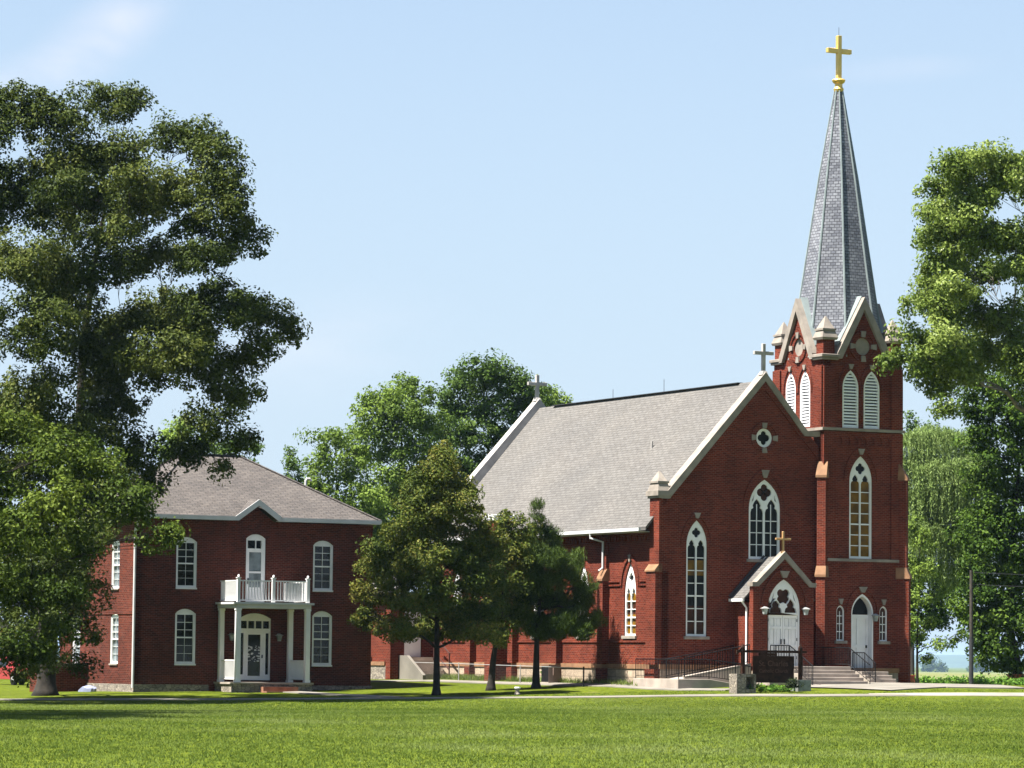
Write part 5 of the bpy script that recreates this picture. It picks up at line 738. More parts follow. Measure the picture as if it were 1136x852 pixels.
# curtains and arched muntins seen dimly behind the lower right panes are left to the glass
# upper balcony door
f = MB(HF); f.plate(segarch(-5.49, .45, 3.95, 6.7, 6.89), [rect(-5.86, -5.50, 6.28, 6.62), rect(-5.46, -5.22, 6.28, 6.62), rect(-5.86, -5.13, 3.98, 6.2)], .05, .12); uf = f.build('balcony_door_frame', M['white'], house)
MB(HF).box(-5.86, -5.15, .125, .13, 6.25, 6.64).build('transom_glass', M['glass'], uf)
d = MB(HF); d.plate(rect(-5.86, -5.13, 3.98, 6.2), [rect(-5.78, -5.21, 5.30, 6.12), rect(-5.78, -5.21, 4.62, 5.22)], .06, .1); d.box(-5.78, -5.21, .08, .1, 4.02, 4.60); o = d.build('balcony_door', M['white'], house)
MB(HF).box(-5.78, -5.21, .101, .105, 4.6, 6.12).build('glass', M['pane_light'], o); MB(HF).box(-5.845, -5.80, .02, .06, 4.75, 5.0).build('door_handle', M['iron'], o)
# front door with sidelights and transom
f = MB(HF); f.plate(segarch(-5.47, .73, .66, 3.28, 3.51), [rect(-6.12+.345*k, -6.12+.345*k+.30, 2.86, 3.18) for k in range(4)]+[rect(-6.14, -5.98, .9, 2.66), rect(-4.96, -4.80, .9, 2.66), rect(-5.90, -5.04, .70, 2.72)], .05, .14); ff = f.build('front_door_frame', M['white'], house)
MB(HF).box(-6.15, -4.79, .145, .15, .9, 3.2).build('sidelight_glass', M['pane_light'] if False else M['glass'], ff)
d = MB(HF); d.plate(rect(-5.90, -5.04, .70, 2.72), [rect(-5.76, -5.18, .84, 2.60)], .08, .12); o = d.build('storm_door', M['white'], house)
MB(HF).box(-5.76, -5.18, .121, .125, .84, 2.6).build('glass', M['glass'], o)
random.seed(5); e = MB(HF)                       # frosted leaf ornament on the storm door glass
for k in range(34):
    u = -5.47+random.uniform(-.27, .27); z = 1.78+random.uniform(-.33, .33); r = random.uniform(.025, .07); e.plate(circ(u, z, r, 7, r*.55), [], .111-.0006*k*.5, .1195-.0002)
e.build('etched_ornament', M['offwhite'], o); MB(HF).box(-5.13, -5.09, .03, .08, 1.6, 1.74).build('door_handle', M['iron'], o)
lantern(house, HF, -6.62, 2.55); lantern(house, HF, -4.42, 2.55)
# roof: hips, small front gable, white eaves
e0 = .48; x0, x1, y0, y1 = HX-e0, .16, -e0, 9.06+e0
r = MB(); ez = 7.60; rz = 10.48
A_, B_, C_, D_, E_, F_ = (x0, y0, ez), (x1, y0, ez), (x1, y1, ez), (x0, y1, ez), (-7.05, 4.53, rz), (-4.4, 4.53, rz)
zb_ = ez-.1
r.add([A_, (-6.58, y0, ez), (-5.6, .79, 8.33), (-4.60, y0, ez), B_, F_, E_], [(0, 1, 2, 6), (2, 3, 4, 5), (2, 5, 6)])
r.add([B_, C_, F_, D_, A_, E_], [(0, 1, 2), (1, 3, 5, 2), (3, 4, 5)])
r.add([A_, (-6.58, y0, ez), (-6.58, y0, zb_), (x0, y0, zb_), (-4.60, y0, ez), B_, (x1, y0, zb_), (-4.60, y0, zb_), C_, (x1, y1, zb_), D_, (x0, y1, zb_)], [(0, 3, 2, 1), (4, 7, 6, 5), (5, 6, 9, 8), (8, 9, 11, 10), (10, 11, 3, 0)])
# small gable roof
r.add([(-6.60, y0-.02, 7.64), (-5.6, y0-.02, 8.33), (-4.58, y0-.02, 7.64), (-5.6, .72, 8.33), (-6.6, -.40, 7.64), (-4.58, -.40, 7.64)], [(0, 1, 3, 4), (1, 2, 5, 3)])
roof = r.build('roof', M['shingle_house'], house)
r = MB(); r.bar((-7.05, 4.53, 10.5), (-4.4, 4.53, 10.5), .25, .05); r.build('ridge_cap', M['flash'], roof)
r = MB()
for a_, b_ in ((A_, E_), (B_, F_), (C_, F_), (D_, E_)): r.bar(Vector(a_)+Vector((0, 0, .015)), Vector(b_)+Vector((0, 0, .015)), .22, .03)
r.build('hip_cap', M['shingle_house'], roof)
c = MB(); c.tube([(-1.8, 3.2, 8.8), (-1.8, 3.2, 9.42), (-1.75, 3.2, 9.52), (-1.6, 3.2, 9.52), (-1.52, 3.2, 9.42)], .05, 8); c.build('vent_pipe', M['offwhite'], roof)
MB().tube([(-.9, 2.2, 8.2), (-.9, 2.2, 8.62)], .05, 8).build('vent_pipe', M['offwhite'], roof)
fa = MB(); 
fa.box(x0-.03, -6.60, y0-.06, y0-.005, 7.44, 7.61); fa.box(-4.58, x1+.03, y0-.06, y0-.005, 7.44, 7.61); fa.box(x0-.06, x0-.005, y0, y1, 7.44, 7.61); fa.box(x1+.005, x1+.06, y0, y1, 7.44, 7.61)
fa.box(x0, -6.6, y0, 0-.01, 7.45, 7.48); fa.box(-4.58, x1, y0, -.01, 7.45, 7.48); fa.box(x0, HX-.01, 0, y1, 7.45, 7.48); fa.box(.01, x1, 0, y1, 7.45, 7.48)
fa.T = front(y0-.06); fa.plate([(-6.66, 7.44), (-6.52, 7.44), (-5.6, 8.10), (-4.66, 7.44), (-4.52, 7.44), (-4.52, 7.62), (-5.6, 8.36), (-6.66, 7.62)], [], 0, .05)
fa.T = None
fa.build('fascia', M['offwhite'], house)
MB().tube([(HX-.1, -.5, 7.4), (HX-.1, -.16, 7.0), (HX-.1, -.10, 6.8), (HX-.1, -.10, .3)], .055, 8).build('downspout', M['offwhite'], house)
# porch with balcony
pc = MB(); 
pf = MB(); pf.box(-7.30, -3.75, -2.15, -.01, -.2, .50); pb = pf.build('porch', M['rubble'], house)
MB().box(-7.36, -3.69, -2.21, -.012, .502, .58).build('porch_floor', M['concrete'], pb)
s = MB(); s.box(-6.15, -4.55, -2.55, -2.22, -.2, .40); s.box(-6.15, -4.55, -2.9, -2.55, -.2, .22); s.build('porch_step', plain('brick_step', (.22, .10, .06), .9, .25, 4), pb)
for u, y in ((-7.12, -2.0), (-3.93, -2.0), (-7.12, -.2), (-3.93, -.2)):
    c = MB(); c.box(u-.10, u+.10, y-.10, y+.10, .58, 3.70); c.box(u-.12, u+.12, y-.12, y+.12, .58, .68); c.box(u-.12, u+.12, y-.12, y+.12, 3.60, 3.69); c.build('column', M['white'], pb)
pc = MB(); pc.box(-7.24, -3.81, -2.12, -.02, 3.70, 3.86); pc.box(-7.34, -3.71, -2.22, -.015, 3.862, 3.95); deck = pc.build('balcony', M['offwhite'], house)
for u in (-7.12, -5.52, -3.93):
    c = MB(); c.box(u-.065, u+.065, -2.065, -1.935, 3.95, 4.95); c.box(u-.09, u+.09, -2.09, -1.91, 4.95, 4.99); c.lathe((u, -2.0, 4.99), [(.03, 0), (.055, .04), (.05, .08), (.01, .12)], 8); c.build('post', M['white'], deck)
def balus(name, a, b, parent, z0=4.03, z1=4.85, sp=.13):
    r = MB(); a, b = Vector(a), Vector(b); r.bar((*a, z1), (*b, z1), .06, .05); r.bar((*a, z0), (*b, z0), .05, .05)
    n = int((b-a).length/sp)
    for k in range(1, n): p_ = a.lerp(b, k/n); r.box(p_.x-.02, p_.x+.02, p_.y-.02, p_.y+.02, z0+.025, z1-.025)
    return r.build(name, M['white'], parent)
balus('railing', (-7.05, -2.0), (-5.59, -2.0), deck); balus('railing', (-5.45, -2.0), (-4.0, -2.0), deck); balus('railing', (-7.12, -1.93), (-7.12, -.05), deck, sp=.1); balus('railing', (-3.93, -1.93), (-3.93, -.05), deck, sp=.1)
MB().box(-4.9+.0, -4.12, -1.80, -1.76, 4.0, 4.78).build('privacy_board', M['offwhite'], deck)
for u in (-7.12, -3.93): balus('railing', (u, -1.9), (u, -.3), pb, .72, 1.5, .1)
# low brick stoop at the left side of the house
sx = MB(); sx.box(-12.5, HX-.01, 5.5, 8.6, -.2, 1.15); o = sx.build('side_stoop', BH, house)
MB().box(-12.6, HX-.011, 5.4, 8.7, 1.152, 1.28).build('stoop_cap', M['limestone'], o)

# ------------------------------------------------------------------ things around the church
def cw(x, y): v = Matrix.Rotation(TH, 3, 'Z') @ Vector((x, y, 0)); return v.x+CH0[0], v.y+CH0[1]
def hwp(x, y): v = Matrix.Rotation(TH, 3, 'Z') @ Vector((x, y, 0)); return v.x+HO0[0], v.y+HO0[1]
ramp = empty('access_ramp', CH0, TH, 'concrete switchback wheelchair ramp with black iron railings before the nave', 'ramp')
rm = MB()
rm.add([(-.75, -2.75, -.2), (3.3, -2.75, -.2), (3.3, -1.42, -.2), (-.75, -1.42, -.2), (-.75, -2.75, .93), (3.3, -2.75, .55), (3.3, -1.42, .55), (-.75, -1.42, .93), (.75, -2.75, .93), (.75, -1.42, .93)], [(0,3,2,1),(4,8,9,7),(8,5,6,9),(0,1,5,8,4),(1,2,6,5),(2,3,7,9,6),(3,0,4,7)])
rm.box(-.75, .3, -1.42, .0, -.2, .93); rm.box(-.75, -.10, .0, 1.0, -.2, .93)
rm.add([(.3, -1.42, -.2), (3.5, -1.42, -.2), (3.5, -.08, -.2), (.3, -.08, -.2), (.3, -1.42, .93), (3.5, -1.42, 1.5), (3.5, -.08, 1.5), (.3, -.08, .93)], [(0,3,2,1),(4,5,6,7),(0,1,5,4),(1,2,6,5),(2,3,7,6),(3,0,4,7)])
rm.build('ramp_slab', M['concrete'], ramp, bevel=.01)
MB().add([(.3, -1.44, .93), (3.5, -1.44, 1.50), (3.5, -1.34, 1.50), (.3, -1.34, .93), (.3, -1.44, 1.02), (3.5, -1.44, 1.60), (3.5, -1.34, 1.60), (.3, -1.34, 1.02)], [(0,3,2,1),(4,5,6,7),(0,1,5,4),(1,2,6,5),(2,3,7,6),(3,0,4,7)]).build('curb', M['walk'], ramp)
railing('railing', [(-.68, .9, .93), (-.68, -1.0, .93), (-.68, -2.68, .93), (.75, -2.68, .93), (2.0, -2.68, .80), (3.25, -2.68, .56)], ramp, .80)
railing('railing', [(.35, -1.39, 1.0), (1.9, -1.39, 1.28), (3.45, -1.39, 1.58)], ramp, .80)
railing('railing', [(.2, -.14, .95), (1.9, -.14, 1.24), (3.4, -.14, 1.54)], ramp, .80)
# sign
SX, SY = 9.2468, 143.0
sign = empty('church_sign', (SX, SY, .46), TH, 'dark stained wooden church sign hung between two posts on stone bases', 'sign')
for u, z0 in ((0, .70), (2.66, .50)):
    c = MB(); c.box(u-.065, u+.065, -.065, .065, z0, 1.78); c.frust(u, 0, 1.78, 1.9, .065, .01); c.build('post', M['wood_dark'], sign)
c = MB(); c.box(-.30, 2.94, -.05, .05, 1.56, 1.66); c.bar((-.3, 0, 1.5), (-.07, 0, 1.75), .07, .06); c.build('crossbar', M['wood_dark'], sign)
bd = MB().box(.47, 2.31, -.04, .04, .38, 1.44).build('board', M['wood_dark'], sign)
c = MB(); 
for q in (.40, 1.38): c.box(.45, 2.33, -.06, -.041, q, q+.06)
for q in (.45, 2.27): c.box(q, q+.06, -.06, -.041, .46, 1.38)
c.box(.75, 1.55, -.05, .05, 1.442, 1.555); c.build('frame', M['wood_dark'], bd)
def text(body, loc, size, mat, parent, name='lettering', rx=math.pi/2):
    cu = bpy.data.curves.new(name, 'FONT'); cu.body = body; cu.size = size; cu.extrude = .004; cu.align_x = 'CENTER'; cu.align_y = 'CENTER'
    t_ = bpy.data.objects.new('tmp', cu); C.objects.link(t_); dg = bpy.context.evaluated_depsgraph_get(); dg.update()
    me = bpy.data.meshes.new_from_object(t_.evaluated_get(dg)); bpy.data.objects.remove(t_)
    me.materials.clear(); me.materials.append(mat); o = bpy.data.objects.new(name, me); C.objects.link(o); o.location = loc; o.rotation_euler = (rx, 0, 0); o.parent = parent; return o
text('St. Charles', (1.39, -.047, 1.13), .31, M['letter'], bd); text('Catholic Church', (1.39, -.047, .84), .20, M['letter'], bd)
c = MB(); c.box(-.42, -.0, -.25, .35, -.35, .72); c.box(.0, .46, -.25, -.15, .60, .72); c.box(.0, .46, -.25, .35, -.35, .12); c.box(.38, .46, -.25, .35, .12, .72); c.box(.0, .38, .2, .35, .12, .72); c.box(.0, .38, -.15, .2, .62, .72); c.build('stone_base', M['rubble'], sign)
MB().box(2.38, 2.98, -.3, .3, -.3, .50).build('stone_base', plain('grey_block', (.17, .18, .17), .9, .3, 6), sign)
# things by the side wall
x_, y_ = cw(-1.05, 7.75)
ac = empty('air_conditioner', (x_, y_, gz(x_, y_)), TH, 'dark louvred air conditioning unit on the ground beside the sunlit nave wall', 'air conditioner')
c = MB(); c.box(-.31, .31, -.36, .36, .0, .06); c.build('pad', M['concrete'], ac)
c = MB(); c.box(-.28, .28, -.33, .33, .06, .76)
for k in range(11): c.box(-.30, -.281, -.34, .34, .11+k*.058, .13+k*.058)
c.build('louvred_case', M['iron'], ac)
c = MB(); c.box(-.29, .29, -.35, -.331, .06, .78); c.box(-.30, .30, -.35, .35, .781, .81); c.box(-.1, .12, -.43, -.351, .35, .68); c.build('cabinet', plain('brown_cabinet', (.16, .11, .09), .6, .1, 3), ac)
x_, y_ = cw(-2.6, 23.6)
em = empty('electric_meter', (x_, y_, gz(x_, y_)), TH, 'grey electric meter box and conduit standing by the stone foundation', 'meter')
c = MB(); c.box(-.05, .05, -.24, .06, .85, 1.55); c.build('meter_box', M['metal_grey'], em, bevel=.01)
c = MB(); c.tube([(0, -.18, -.1), (0, -.18, .85)], .05, 8); c.tube([(0, .0, -.1), (0, .0, .85)], .035, 8); c.tube([(0, .12, -.1), (0, .12, 1.75)], .03, 8); c.build('conduit', M['metal_grey'], em)
MB().box(-.08, .08, .02, .28, 1.7, 2.1).build('junction_box', M['metal_grey'], em)
# low chain link fence
def fence_pts():
    return [cw(-1.75, 20.2), cw(-1.9, 15.0), cw(-1.9, 9.0), cw(-1.9, 3.2)]
fp = fence_pts(); f0 = fp[0]
fe = empty('chain_link_fence', (0, 0, 0), 0, 'low chain link fence with thin top rail along the nave wall', 'fence')
P = [Vector((a_, b_, gz(a_, b_))) for a_, b_ in fp]
c = MB(); 
for a_, b_ in zip(P[:-1], P[1:]): c.tube([a_+Vector((0, 0, .78)), b_+Vector((0, 0, .78))], .016, 6)
c.build('top_rail', M['metal_grey'], fe)
for p_ in P:
    MB().tube([p_-Vector((0, 0, .1)), p_+Vector((0, 0, .84))], .035 if p_ is P[-1] else .025, 8).build('fence_post', M['iron'] if p_ is P[-1] else M['metal_grey'], fe)
c = MB(); H = .76
for a_, b_ in zip(P[:-1], P[1:]):
    L = (b_-a_).length; n = int(L/.16)
    for k in range(n):
        for s_ in (0, 1):
            u0, u1 = (k/n, min(1, (k+H/.16*.16/.16*1)/n)) if s_ == 0 else (min(1, (k+H/.16)/n), k/n)
            u0 = k/n; u1 = (k+H/.16)/n
            if u1 > 1: continue
            p0, p1 = a_.lerp(b_, u0), a_.lerp(b_, u1)
            if s_: p0, p1 = p1, p0
            c.tube([p0+Vector((0, 0, .02)), p1+Vector((0, 0, H))], .0014, 3, False)
c.build('wire_mesh', M['flash'], fe)
# small pale pedestal on the lawn
x_, y_ = (577.5-568)/4000*146, 146.0
pd = empty('stone_pedestal', (x_, y_, gz(x_, y_)), 0, 'short pale stone pedestal standing on the lawn between the trees', 'pedestal')
MB().lathe((0, 0, 0), [(.12, -.05), (.12, .05), (.085, .09), (.085, .24)], 14).build('shaft', M['limestone'], pd, smooth=False)
MB().lathe((0, 0, 0), [(.12, .242), (.13, .27), (.13, .30), (.10, .32)], 14).build('cap', M['white'], pd)
# tarpaulin heap by the house
x_, y_ = hwp(-11.75, 3.4); rng = random.Random(3)
bm = bmesh.new(); bmesh.ops.create_icosphere(bm, subdivisions=3, radius=1)
for v_ in bm.verts:
    q = v_.co; n_ = .05*math.sin(q.x*7+q.y*3); v_.co = Vector((q.x*.35*(1+n_), q.y*.62*(1+n_), max(-.1, (.36*max(0, 1-abs(q.y+.35)*.7-abs(q.x)*.25)-.05 if q.z > 0 else -.1))))
me = bpy.data.meshes.new('tarp_heap'); bm.to_mesh(me); bm.free(); me.materials.append(plain('pale_blue_tarp', (.20, .22, .32), .5, .12, 3, bump=.3)); uvmap(me)
o = bpy.data.objects.new('tarp_heap', me); C.objects.link(o); o.location = (x_, y_, gz(x_, y_)); o.rotation_euler = (0, 0, TH); tag(o, 'pale blue tarpaulin heap lying against the sunlit side of the brick house', 'tarp')
# utility pole and wires
x_, y_ = (1079.2-568)/4000*166, 166.0; z_ = gz(x_, y_)
up = empty('utility_pole', (x_, y_, z_), 0, 'dark wooden utility pole standing beyond the drive right of the church', 'utility pole')
MB().tube([(0, 0, -.2), (0, 0, 2.2)], [.105, .1], 10).build('pole_base', M['flash'], up); MB().tube([(0, 0, 2.2), (0, 0, 5.25)], [.085, .075], 10).build('pole', M['pole'], up)
for zz, ze in ((5.15, 5.0), (4.6, 4.5)):
    L = [(i/12*26, -i*.1, zz+(ze-zz)*i/12-.25*math.sin(math.pi*i/12)) for i in range(13)]; MB().tube(L, .007, 4).build('wire', M['flash'], up)
# bits right of the tower
x_, y_ = (1012.5-568)/4000*166, 166.0
rb_ = empty('red_box', (x_, y_, gz(x_, y_)), .2, 'small red utility box low in the grass beside the church tower', 'box')
MB().box(-.15, .15, -.12, .12, .0, .34).build('box_body', plain('red_paint', (.38, .06, .04), .5, .1, 3), rb_, bevel=.01); MB().box(-.17, .17, -.14, .14, .341, .38).build('lid', plain('red_lid', (.42, .07, .05), .5, .1, 3), rb_)
# background house, car, post at far left
x_, y_ = (-12-568)/4000*240, 240.0
th = empty('tan_house', (x_, y_, gz(x_, y_)), .25, 'tan sided house with grey roof far behind the big tree', 'house')
MB().box(-3.2, 2.0, 0, 7, -.3, 2.9).build('wall', plain('tan_siding', (.50, .36, .20), .8, .08, 2), th)
r = MB(); r.add([(-3.5, -.4, 2.9), (2.3, -.4, 2.9), (2.3, 7.4, 2.9), (-3.5, 7.4, 2.9), (-.6, -.4, 4.6), (-.6, 7.4, 4.6)], [(0,1,4),(1,2,5,4),(2,3,5),(3,0,4,5),(0,3,2,1)]); r.build('roof', M['shingle_house'], th)
c = MB(front(-.05)); c.plate(rect(.55, 1.65, 1.0, 2.2), [rect(.65, 1.55, 1.1, 2.1)], 0, .05); o = c.build('window', M['white'], th); MB(front(-.03)).box(.6, 1.6, .0, .03, 1.05, 2.15).build('glass', M['pane_light'], o)
x_, y_ = (29-568)/4000*200, 200.0
tag(MB().box(-.11, .11, -.11, .11, 0, 1.25).add(*(lambda q: (q.v, q.f))(MB().frust(0, 0, 1.25, 1.4, .15, .02))).build('fence_post', M['white'], None, bevel=.01), 'white wooden post standing behind the big tree trunk', 'post').location = (x_, y_, gz(x_, y_)-.0)
x_, y_ = (25-568)/4000*184, 184.0
car = empty('parked_car', (x_, y_, gz(x_, y_)), .55, 'red car parked beyond the lawn behind the big tree', 'car')
red = plain('car_red', (.28, .03, .028), .35, .05, 1, spec=.4)
sec = [(-2.1, .35, .62, .72), (-1.9, .3, .80, .80), (-1.0, .28, .90, .84), (-.45, .28, 1.38, .84), (.6, .28, 1.42, .84), (1.35, .28, .98, .84), (1.95, .28, .92, .82), (2.15, .38, .7, .74)]
c = MB(); v = []; f = []
for x, z0, z1, hw_ in sec:
    top = hw_ if z1 < 1 else hw_*.78; v += [(-hw_, x, z0), (hw_, x, z0), (hw_, x, min(z1, .88)), (top, x, z1), (-top, x, z1), (-hw_, x, min(z1, .88))]
for i in range(len(sec)-1):
    for k in range(6): f.append((i*6+k, i*6+(k+1) % 6, i*6+6+(k+1) % 6, i*6+6+k))
f += [tuple(range(6))[::-1], tuple(range(42, 48))]; c.add(v, f); c.build('body', red, car, bevel=.03)
c = MB(); c.box(-.62, .62, -.98, -.94, .93, 1.0); c.add([(-.70, -.90, .97), (.70, -.90, .97), (.62, -.50, 1.33), (-.62, -.50, 1.33)], [(0, 1, 2, 3)]); c.add([(-.845, -.4, .92), (-.845, .7, .92), (-.70, .55, 1.33), (-.70, -.35, 1.33)], [(0, 1, 2, 3)]); c.build('window', M['glass'], car)
for sx_ in (-1, 1):
    for yy in (-1.35, 1.3):
        o = MB().tube([(sx_*.70, yy, .31), (sx_*.88, yy, .31)], .31, 18).build('wheel', M['iron'], car); MB().tube([(sx_*.882, yy, .31), (sx_*.89, yy, .31)], .18, 14).build('rim', M['metal_grey'], o)
    MB().box(sx_*.6-.13, sx_*.6+.13, -2.12, -2.06, .55, .68).build('headlight', M['lamp_glass'], car)

# ------------------------------------------------------------------ vegetation
def leaf_mesh(name, mat, P, N, A, L, Wd, V, parent=None, loc=(0, 0, 0)):
    """one four-cornered leaf per row: centre P, normal N, axis A, length L, width Wd, tone V"""
    n = len(P); A = A-(A*N).sum(1)[:, None]*N; A /= np.maximum(np.linalg.norm(A, axis=1), 1e-6)[:, None]; B = np.cross(N, A)
    L = L[:, None]; Wd = Wd[:, None]
    v = np.stack([P-A*L*.5, P+B*Wd*.5-A*L*.05+N*L*.06, P+A*L*.5, P-B*Wd*.5-A*L*.05+N*L*.06], 1).reshape(-1, 3).astype(np.float32)
    me = bpy.data.meshes.new(name); me.vertices.add(4*n); me.vertices.foreach_set('co', v.ravel())
    me.loops.add(4*n); me.loops.foreach_set('vertex_index', np.arange(4*n, dtype=np.int32))
    me.polygons.add(n); me.polygons.foreach_set('loop_start', np.arange(0, 4*n, 4, dtype=np.int32)); me.polygons.foreach_set('loop_total', np.full(n, 4, np.int32))
    at_ = me.attributes.new('v', 'FLOAT', 'FACE'); at_.data.foreach_set('value', V.astype(np.float32))
    me.materials.append(mat); me.update(calc_edges=True)
    o = bpy.data.objects.new(name, me); C.objects.link(o); o.location = loc
    if parent: o.parent = parent
    return o
def unit(v): return v/np.maximum(np.linalg.norm(v, axis=1), 1e-6)[:, None]
def crown_arrays(lobes, rc, per, leaf, rng, shell=.45, flat=.55, dens=1.0, aspect=.55, style='leaf'):
    PP, NN, AA, LL, WW, VV, CL = [], [], [], [], [], [], []
    for li, (x, y, z, rx, rz) in enumerate(lobes):
        c = np.array([x, y, z]); K = max(4, int(dens*KF*(rx*max(rz, rx*.6))/(rc*rc)))
        d = unit(rng.normal(size=(K, 3))); rad = rng.uniform(0, 1, K)**shell
        q = c+d*(rad*rng.uniform(.8, 1.16, K))[:, None]*np.array([rx, rx*.85, rz])*.95
        tone = rng.normal(0, .10)
        for cc, dd in zip(q, d):
            k = max(4, int(per*rng.uniform(.55, 1.35))); s = rc*rng.uniform(.5, 1.3)
            g = rng.normal(size=(k, 3)); g = g/np.maximum(1, np.linalg.norm(g, axis=1)/1.7)[:, None]*np.array([s, s, s*flat])*.62
            p = cc+g
            if style == 'pine':
                ax = unit(np.array(dd)*.6+np.array([0, 0, .75])+rng.normal(size=(k, 3))*.55); nn = unit(np.cross(ax, rng.normal(size=(k, 3))))
            else:
                nn = unit(unit(p-c+1e-6)*.5+unit(p-cc+1e-6)*.3+np.array([0, 0, .45])+rng.normal(size=(k, 3))*.6); ax = rng.normal(size=(k, 3))+np.array([0, 0, -.5])
            PP.append(p); NN.append(nn); AA.append(ax); l_ = leaf*rng.uniform(.65, 1.3, k); LL.append(l_); WW.append(l_*aspect)
            VV.append(np.clip(.5+tone+rng.normal(0, .07)+rng.normal(0, .13, k), 0, 1)); 
        CL.append(q)
    return [np.concatenate(a) for a in (PP, NN, AA, LL, WW, VV)], CL
def tree(name, key, label, cat, mat, leaf=.17, rc=.5, per=70, trunk_r=.25, top=None, bark='bark', group=None, seed=0, lean=(0, 0), trunk=None, style='leaf', shell=.45, flat=.8, dens=1.0, aspect=.55, fork=.35, bend=.3, grow=1.15, limb=.3):
    bx, by, lobes = LOBES[key]; z0 = gz(bx, by); rng = np.random.default_rng(seed+100)
    lobes = [(l[0], l[1], l[2]-z0, l[3]*grow, l[4]*grow*1.05) for l in lobes]
    root = empty(name, (bx, by, z0), 0, label, cat, group)
    ztop = top or max(l[2] for l in lobes)*.86
    cxm = sum(l[0]*l[2] for l in lobes)/sum(l[2] for l in lobes)*.6
    if trunk is None: trunk = [(0, 0, 0), (lean[0]*.2, 0, ztop*.15), (lean[0]*.6+cxm*.1, lean[1]*.3, ztop*.4), (lean[0]+cxm*.5, lean[1], ztop*.75), (lean[0]+cxm*.8, lean[1], ztop)]
    # smooth the trunk line
    tp = [Vector(p) for p in trunk]; line = []
    for i in range(len(tp)-1):
        p0 = tp[max(0, i-1)]; p1 = tp[i]; p2 = tp[i+1]; p3 = tp[min(len(tp)-1, i+2)]
        for k in range(6):
            t = k/6; line.append(.5*((2*p1)+(p2-p0)*t+(2*p0-5*p1+4*p2-p3)*t*t+(3*p1-p0-3*p2+p3)*t**3))
    line.append(tp[-1]); nL = len(line)
    rr_ = [trunk_r*(1.0-.88*(i/(nL-1))**.85) for i in range(nL)]; rr_[0] = trunk_r*1.55; rr_[1] = trunk_r*1.12
    line[0] = line[0]+Vector((0, 0, -.15))
    tb = MB(); tb.tube(line, rr_, 12)
    arr, CL = crown_arrays(lobes, rc, per, leaf, rng, shell, flat, dens, aspect, style)
    nodes = [(line[i], rr_[i]) for i in range(max(2, int(nL*.12)), nL)]
    order = sorted(range(len(lobes)), key=lambda i: min((Vector(lobes[i][:3])-p_).length for p_, _ in nodes))
    for li in order:
        x, y, z, rx, rz = lobes[li]; c = Vector((x, y, z))
        def cost(nd_):
            p_, r_ = nd_; d_ = (c-p_).length; up_ = c.z-p_.z
            return d_+max(0, limb*d_-up_)*1.6+(2.0 if r_ < .02 else 0)
        a, ra = min(nodes, key=cost); dist = (c-a).length; r0 = min(ra*.62, .022+.015*dist+rx*.01)
        mid = a.lerp(c, .5)+Vector((rng.normal()*.09*dist, rng.normal()*.09*dist, bend*dist*.3)); L = []
        n7 = 8
        for k in range(n7):
            t = k/(n7-1); q_ = (1-t)**2*a+2*t*(1-t)*mid+t*t*c
            if 0 < k < n7-1: q_ = q_+Vector(rng.normal(size=3).tolist())*.025*dist
            L.append(q_)
        rad = [max(.010, r0*(1-.72*k/(n7-1))) for k in range(n7)]
        tb.tube(L, rad, 7)
        nodes += [(L[k], rad[k]) for k in range(2, n7)]
        q = CL[li]
        for cc in q[:max(5, min(18, len(q)//2))]:
            s_ = L[int(rng.integers(3, n7))]; e_ = Vector(cc.tolist()); mm = s_.lerp(e_, .5)+Vector((rng.normal()*.1, rng.normal()*.1, .1))
            tb.tube([s_, mm, e_], [max(.010, rad[-1]*.8), .010, .006], 4, False)
    tb.build('trunk', M[bark], root, smooth=True)
    if style == 'willow': arr = willow_arrays(lobes, rng)
    leaf_mesh('crown', mat, *arr, parent=root)
    return root
def willow_arrays(lobes, rng):
    P, N, A, L, W, V = [], [], [], [], [], []
    for (x, y, z, rx, rz) in lobes:
        for s in range(int(230*rx)):
            a = rng.uniform(0, 2*math.pi); r = rx*math.sqrt(rng.uniform(0, 1)); h = rz*math.sqrt(max(0, 1-(r/rx)**2))*rng.uniform(.3, 1)
            px_, py_, pz = x+r*math.cos(a), y+r*math.sin(a), z+h; ln = rng.uniform(1.0, 3.0); n = int(ln/.07); t = np.linspace(0, 1, n)
            dr = .35*rng.uniform(.4, 1.2); xx = px_+math.cos(a)*dr*np.sqrt(t)*1.2+.06*np.sin(t*5+a); yy = py_+math.sin(a)*dr*np.sqrt(t)*1.2; zz = pz+.25*np.sin(t*3.1)*(1-t)-ln*t**1.4
            p = np.stack([xx, yy, zz], 1)+rng.normal(size=(n, 3))*.03
            P.append(p); N.append(unit(rng.normal(size=(n, 3))+np.array([math.cos(a), math.sin(a), .4]))); A.append(rng.normal(size=(n, 3))*.35+np.array([0, 0, -1])); l_ = rng.uniform(.12, .24, n); L.append(l_); W.append(l_*.22)
            V.append(np.clip(.5+rng.normal(0, .12)+rng.normal(0, .08, n), 0, 1))
    return [np.concatenate(a) for a in (P, N, A, L, W, V)]
def pal(*cs): return [(i/(len(cs)-1)*.8+.1, c) for i, c in enumerate(cs)]
L_dark = leafmat('leaf_dark_olive', pal(*LC['dark']), .22)
L_near = leafmat('leaf_fresh', pal(*LC['near']), .25)
L_oak = leafmat('leaf_bronze_green', pal(*LC['oak']), .2)
L_pine = leafmat('needle_green', pal(*LC['pine']), .12, .6)
L_bg = leafmat('leaf_mid_green', pal(*LC['bg']), .28)
L_bg2 = leafmat('leaf_bright_green', pal(*LC['bg2']), .3)
L_cot = leafmat('leaf_cottonwood', pal(*LC['cot']), .32, .35)
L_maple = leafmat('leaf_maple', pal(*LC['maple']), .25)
L_wil = leafmat('leaf_willow', pal(*LC['wil']), .3)
Q = LEAFQ
